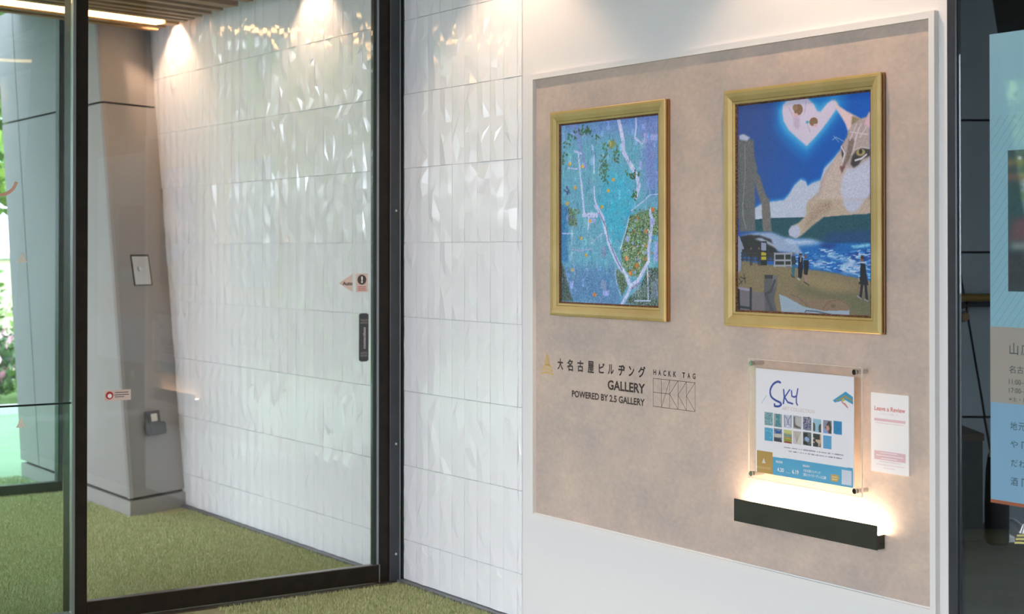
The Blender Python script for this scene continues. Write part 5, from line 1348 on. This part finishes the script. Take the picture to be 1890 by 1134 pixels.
cyl('rail', IN(1.6, 8.08, 1.205), IN(3.2, 8.08, 1.205), .020, mat('aged_brass', (150, 120, 62), .35, metal=.6), br, 16)
prism('under_rail', [IN(1.6, 8.12, 1.155), IN(3.2, 8.12, 1.155), IN(3.2, 8.12, 1.182), IN(1.6, 8.12, 1.182)], ff * .02, M['core'], br)
for l in (1.75, 2.33, 2.95): cyl('bracket', IN(l, 8.08, 1.19), IN(l, 8.198, 1.15), .009, M['core'], br, 8)
kn = thing('reflection_knob', IN(2.33, 8.15, 1.1), 'small dark bronze knob on the panels standing in for a mirrored column', 'knob')  # knob belongs to the panels that replace a reflection
cyl('rose', IN(2.325, 8.17, 1.105), IN(2.325, 8.199, 1.105), .03, M['slate'], kn, 16); cyl('grip', IN(2.325, 8.12, 1.105), IN(2.325, 8.17, 1.105), .022, mat('bronze', (120, 96, 70), .3, metal=.7), kn, 16, bevel=.005)
cb = thing('reflection_cabinet', IN(2.2, 7.95, 0), 'low dark grey cabinet with a brown top standing in for a dark reflection', 'cabinet')  # cabinet built in place of a dark reflected shape
DG = mat('dark_grey_laminate', (58, 60, 58), .6, c2=(52, 54, 52), scale=20)
prism('body', [IN(1.5, 7.75, .03), IN(2.30, 7.75, .03), IN(2.30, 7.75, .515), IN(1.5, 7.75, .515)], ff * .4, DG, cb)
prism('top', [IN(1.49, 7.74, .516), IN(2.305, 7.74, .516), IN(2.305, 7.74, .55), IN(1.49, 7.74, .55)], ff * .42, mat('dark_brown_top', (78, 62, 48), .5), cb)
prism('kick', [IN(1.52, 7.78, .0), IN(2.29, 7.78, .0), IN(2.29, 7.78, .029), IN(1.52, 7.78, .029)], ff * .3, M['core'], cb)
bgm = mat('black_fabric', (20, 20, 22), .8, c2=(28, 28, 30), scale=50)
bag = thing('reflection_bag', IN(2.42, 7.8, 0), 'black bag with a tan handle standing in for a mirrored person', 'bag')  # bag built in place of a reflected figure
bm = bmesh.new(); n = 20; rings = []
for k, (z, a_, b_) in enumerate(((.0, .060, .05), (.02, .066, .06), (.2, .068, .06), (.36, .062, .05), (.43, .052, .03), (.45, .045, .02))):
    ring = []
    for i in range(n):
        t_ = 2 * math.pi * i / n; c_, s_ = math.cos(t_), math.sin(t_); q = IN(2.39 + a_ * .8 * math.copysign(abs(c_) ** .6, c_), 7.82 + b_ * math.copysign(abs(s_) ** .6, s_), z); ring.append(bm.verts.new(q))
    rings.append(ring)
for k in range(len(rings) - 1):
    for i in range(n): bm.faces.new([rings[k][i], rings[k][(i + 1) % n], rings[k + 1][(i + 1) % n], rings[k + 1][i]])
bm.faces.new(rings[0][::-1]); bm.faces.new(rings[-1]); bmesh.ops.recalc_face_normals(bm, faces=bm.faces); bm_obj('body', bm, bgm, bag, True)
tn = mat('tan_leather', (156, 128, 84), .5); vs = []; fs = []
for k in range(11):
    t_ = math.pi * k / 10; p = (2.39 + .045 * math.cos(t_), .43 + .11 * math.sin(t_)); q = (2.39 + .032 * math.cos(t_), .43 + .092 * math.sin(t_)); vs += [IN(p[0], 7.79, p[1]), IN(q[0], 7.79, q[1]), IN(q[0], 7.80, q[1]), IN(p[0], 7.80, p[1])]
    if k:
        o_ = 4 * k
        for j in range(4): fs.append((o_ - 4 + j, o_ - 4 + (j + 1) % 4, o_ + (j + 1) % 4, o_ + j))
mesh('handle', vs, fs, tn, bag)
def shoe(l, d, yaw, label):
    p0 = IN(l, d, 0); t = thing('sneaker', p0, label, 'shoe', 'white sneakers beside the black bag')
    dirv = (rr * math.cos(yaw) + ff * math.sin(yaw)); sd = Vector((-dirv.y, dirv.x, 0))
    bm = bmesh.new(); st_ = [(-.13, .030, .075), (-.10, .036, .085), (-.03, .036, .082), (.04, .042, .055), (.10, .040, .038), (.135, .022, .028)]; R = []
    for s_, w_, h_ in st_:
        ring = []
        for k in range(10):
            a_ = 2 * math.pi * k / 10; ring.append(bm.verts.new(p0 + dirv * s_ + sd * w_ * math.cos(a_) * (1 if math.sin(a_) < .3 else .75) + Vector((0, 0, .022 + max(0, math.sin(a_)) * (h_ - .022)))))
        R.append(ring)
    for k in range(len(R) - 1):
        for i in range(10): bm.faces.new([R[k][i], R[k][(i + 1) % 10], R[k + 1][(i + 1) % 10], R[k + 1][i]])
    bm.faces.new(R[0][::-1]); bm.faces.new(R[-1]); bmesh.ops.recalc_face_normals(bm, faces=bm.faces); bm_obj('upper', bm, M['paper'], t, True)
    pl = [p0 + dirv * s_ + sd * w_ * 1.08 + Vector((0, 0, .001)) for s_, w_, h_ in st_] + [p0 + dirv * s_ - sd * w_ * 1.08 + Vector((0, 0, .001)) for s_, w_, h_ in st_[::-1]]
    prism('sole', pl, (0, 0, .021), M['card'], t)
shoe(2.445, 7.98, -1.45, 'white sneaker nearer the black bag, standing in for a reflection'); shoe(2.56, 8.02, -1.25, 'white sneaker farther right of the black bag, standing in for a reflection')  # shoes built in place of pale spots in the reflection
oc = thing('leaning_column', (-5.7, -2.8, 0), 'leaning metal clad column on the near side of the vestibule, coloured dark to dim its mirror image', 'column')
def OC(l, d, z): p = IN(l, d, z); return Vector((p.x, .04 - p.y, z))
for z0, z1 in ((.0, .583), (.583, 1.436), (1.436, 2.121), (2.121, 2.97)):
    prism('cladding_panel', [OC(1.4, 8.2, z0 + g_), OC(edge(z0), 8.2, z0 + g_), OC(edge(z1), 8.2, z1 - g_), OC(1.4, 8.2, z1 - g_)], (-.02, -.015, 0), M['slate'], oc)  # panels coloured dark so the column's reflection stays dim
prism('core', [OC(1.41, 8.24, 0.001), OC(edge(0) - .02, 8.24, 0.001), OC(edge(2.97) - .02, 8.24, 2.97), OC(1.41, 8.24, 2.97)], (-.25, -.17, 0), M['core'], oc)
tag(box('ceiling', (-9, 2.5), (.16, 7), (3.0, 3.12), M['void']), kind='structure')  # unseen ceiling and rear wall shut out light to darken the room
tag(box('wall_rear', (-11, -2.6), (5.2, 5.4), (0, 3.0), M['slate']), kind='structure')
tag(box('wall_side_sky_block', (2.5, 2.7), (.16, 5.4), (0, 3.0), M['slate']), kind='structure')  # unseen wall added to stop a bright patch mirrored in the door
tag(box('wall_partition', (-8.6, -8.4), (.16, 5.2), (0, 3.0), M['slate']), kind='structure')

# ================================================================== OUTSIDE
def cloud(name, c, rad, n, m, parent, leaf=.06):
    u = rng.normal(0, 1, (n, 3)); u /= np.linalg.norm(u, axis=1)[:, None]; rr_ = rng.uniform(.55, 1.0, n)[:, None] ** .5
    P = np.array(c) + u * rr_ * np.array(rad) * (1 + .18 * np.sin(u[:, :1] * 7 + u[:, 1:2] * 5)); P[:, 2] = np.maximum(P[:, 2], .03)
    a = rng.normal(0, 1, (n, 3)); a /= np.linalg.norm(a, axis=1)[:, None]; b_ = np.cross(a, u); b_ /= np.linalg.norm(b_, axis=1)[:, None] + 1e-9
    s = rng.uniform(.6, 1.3, n)[:, None] * leaf; v = np.stack([P - a * s, P + b_ * s * .5, P + a * s, P - b_ * s * .5], 1).reshape(-1, 3); f = np.arange(n * 4).reshape(-1, 4)
    return mesh(name, v, [tuple(int(i) for i in q) for q in f], m, parent)
def bush(x, y, r, h, n, label, m, flowers=0):
    t = thing('garden_bush', (x, y, -.03), label, 'bush', 'shrubs in the planting bed outside'); cloud('foliage', (x, y, h * .5), (r, r, h * .55), n, m, t, .05)
    for k in range(4): cyl('stem', (x + (k - 1.5) * .04, y, -.03), (x + (k - 1.5) * .18, y + .1 * (k % 2), h * .5), .012, M['bark'], t, 6, r2=.006)
    if flowers: cloud('blossoms', (x, y, h * .62), (r * 1.02, r * 1.02, h * .5), flowers, M['petal'], t, .045)
bush(-15.0, .5, .55, .75, 1500, 'low bush with pink blossoms nearest the lawn outside the far door', M['leaf_dark'], 500)
bush(-15.6, 1.7, .7, 1.0, 1700, 'rounded mid green bush behind the pink blossoms outside', M['leaf'])
bush(-15.2, -1.0, .6, .9, 1400, 'dark green bush outside left of the pink blossoms', M['leaf_dark'])
bush(-17.0, .7, .7, 1.7, 2400, 'tall light green bush behind the flower bed outside', M['leaf'])
bush(-15.4, -2.6, .8, 1.1, 1700, 'broad bright green bush at the far left of the planting bed', M['leaf'], 0)
def tree(x, y, h, r, n, label, m):
    t = thing('garden_tree', (x, y, -.03), label, 'tree', 'trees beyond the planting bed'); cyl('trunk', (x, y, -.03), (x + .1, y + .05, h - r * .4), .14, M['bark'], t, 12, r2=.08)
    for k in range(3): a_ = k * 2.1; cyl('branch', (x + .07, y + .03, h * .5), (x + r * .5 * math.cos(a_), y + r * .5 * math.sin(a_), h * .85), .05, M['bark'], t, 8, r2=.02)
    cloud('crown', (x, y, h), (r, r, r * .85), n, m, t, .13)
tree(-20.8, 2.9, 3.6, 2.0, 4500, 'light green tree straight beyond the far glass door', M['leaf'])
tree(-22.6, -2.0, 4.2, 2.3, 4500, 'darker green tree to the left beyond the far glass door', M['leaf_dark'])
tree(-23.6, -7.6, 3.8, 2.0, 3800, 'bright green tree furthest left outside', M['leaf'])
tree(-24.5, 7.8, 4.5, 2.6, 4500, 'tall dark green tree behind the others', M['leaf_dark'])
tree(-25.8, -14.2, 4.6, 2.6, 5200, 'dense dark tree added behind the bright green one to block sky mirrored in the tiles', M['leaf_dark'])  # this tree and the next two are added to mask mirrored sky
tree(-18.8, -18.0, 4.4, 2.6, 5200, 'leafy light green tree added nearest the street to block sky mirrored in the tiles', M['leaf'])
tree(-30.5, -8.5, 5.2, 3.0, 5200, 'big dark tree added behind the row to block sky mirrored in the tiles', M['leaf_dark'])
hg = thing('sky_block_hedge', (-18.5, -9.5, -.03), 'long dark green hedge added outside to keep low sky out of the tile reflections', 'hedge')  # unseen hedge added to cover the bright horizon mirrored in the tiles
hp_ = [(-20.5, -3.6), (-19.2, -7.5), (-17.6, -11.5), (-15.6, -15.5)]
for (xa, ya), (xb, yb) in zip(hp_[:-1], hp_[1:]):
    n = 3600; t_ = rng.uniform(0, 1, n); P = np.stack([xa + (xb - xa) * t_ + rng.uniform(-.45, .45, n), ya + (yb - ya) * t_, rng.uniform(0, 2.15, n)], 1)
    q_ = rng.normal(0, 1, (n, 3)); q_ /= np.linalg.norm(q_, axis=1)[:, None]; w_ = np.cross(q_, rng.normal(0, 1, (n, 3))); w_ /= np.linalg.norm(w_, axis=1)[:, None]
    v = np.stack([P - q_ * .13, P + w_ * .07, P + q_ * .13, P - w_ * .07], 1).reshape(-1, 3); f = np.arange(n * 4).reshape(-1, 4)
    mesh('foliage', v, [tuple(int(i) for i in q) for q in f], M['leaf_dark'], hg)
    d_ = Vector((xb - xa, yb - ya, 0)).normalized(); s_ = Vector((-d_.y, d_.x, 0)) * .25; A_, B_ = Vector((xa, ya, -.03)), Vector((xb, yb, -.03))
    prism('branch_core', [A_ - s_, B_ - s_, B_ + s_, A_ + s_], (0, 0, 1.9), M['bark'], hg)
kb = tag(box('kerb', (-14.2, -14.0), (-8, 6), (-.061, .07), mat('white_kerb', (210, 212, 206), .7)), 'low white kerb stone edging the planting bed outside', 'kerb')
tag(box('planting_bed', (-30, -14.21), (-18, 10), (-.0605, -.0305), mat('grass_bed', (104, 132, 64), .9, c2=(84, 112, 52), scale=6)), 'green planting bed with shrubs outside beyond the kerb', 'planting bed')
gw = thing('garden_wall', (-18.2, 1.6, -.03), 'low cream garden wall beyond the bushes outside', 'wall')
box('wall_block', (-18.35, -18.1), (-.4, 3.6), (-.03, 1.35), mat('cream_render', (236, 226, 190), .8), gw); box('coping', (-18.4, -18.05), (-.45, 3.65), (1.35, 1.41), M['white_wall'], gw)
# building across the street, mirrored in the window and the glazed tiles
ofb = thing('office_building', (-24, -34, -.03), 'pale multi storey office building across the street behind the viewer', 'building')
FW = mat('pale_concrete_facade', (200, 204, 206), .7); WG = mat('blue_window_glass', (96, 124, 140), .12)
box('facade', (-44, -6), (-40, -34), (-.03, 22), FW, ofb)
pm = None
for fl_ in range(6):
    for k in range(18):
        x0 = -43.2 + k * 2.08; z0 = 1.0 + fl_ * 3.5
        if pm is None:
            o = box('window_pane', (x0, x0 + 1.7), (-34, -33.9), (z0, z0 + 2.1), WG, ofb); pm = o; px0, pz0 = x0, z0
        else:
            o = bpy.data.objects.new('window_pane', pm.data); COL.objects.link(o); o.parent = ofb; o.location = pm.location + Vector((x0 - px0, 0, z0 - pz0))
for fl_ in range(7): box('sill_band', (-44, -6), (-33.99, -33.7), (.4 + fl_ * 3.5, .75 + fl_ * 3.5), M['white_wall'], ofb)
for (x, y) in ((-30, -22), (-20, -24), (-11, -21), (-38, -18)):
    tree(x, y, 5.0, 2.8, 3500, {-30: 'street tree in front of the pale office building, second from the left', -20: 'street tree before the middle of the pale office building', -11: 'street tree before the right end of the pale office building', -38: 'street tree leftmost before the pale office building'}[x], M['leaf'] if x in (-20, -38) else M['leaf_dark'])
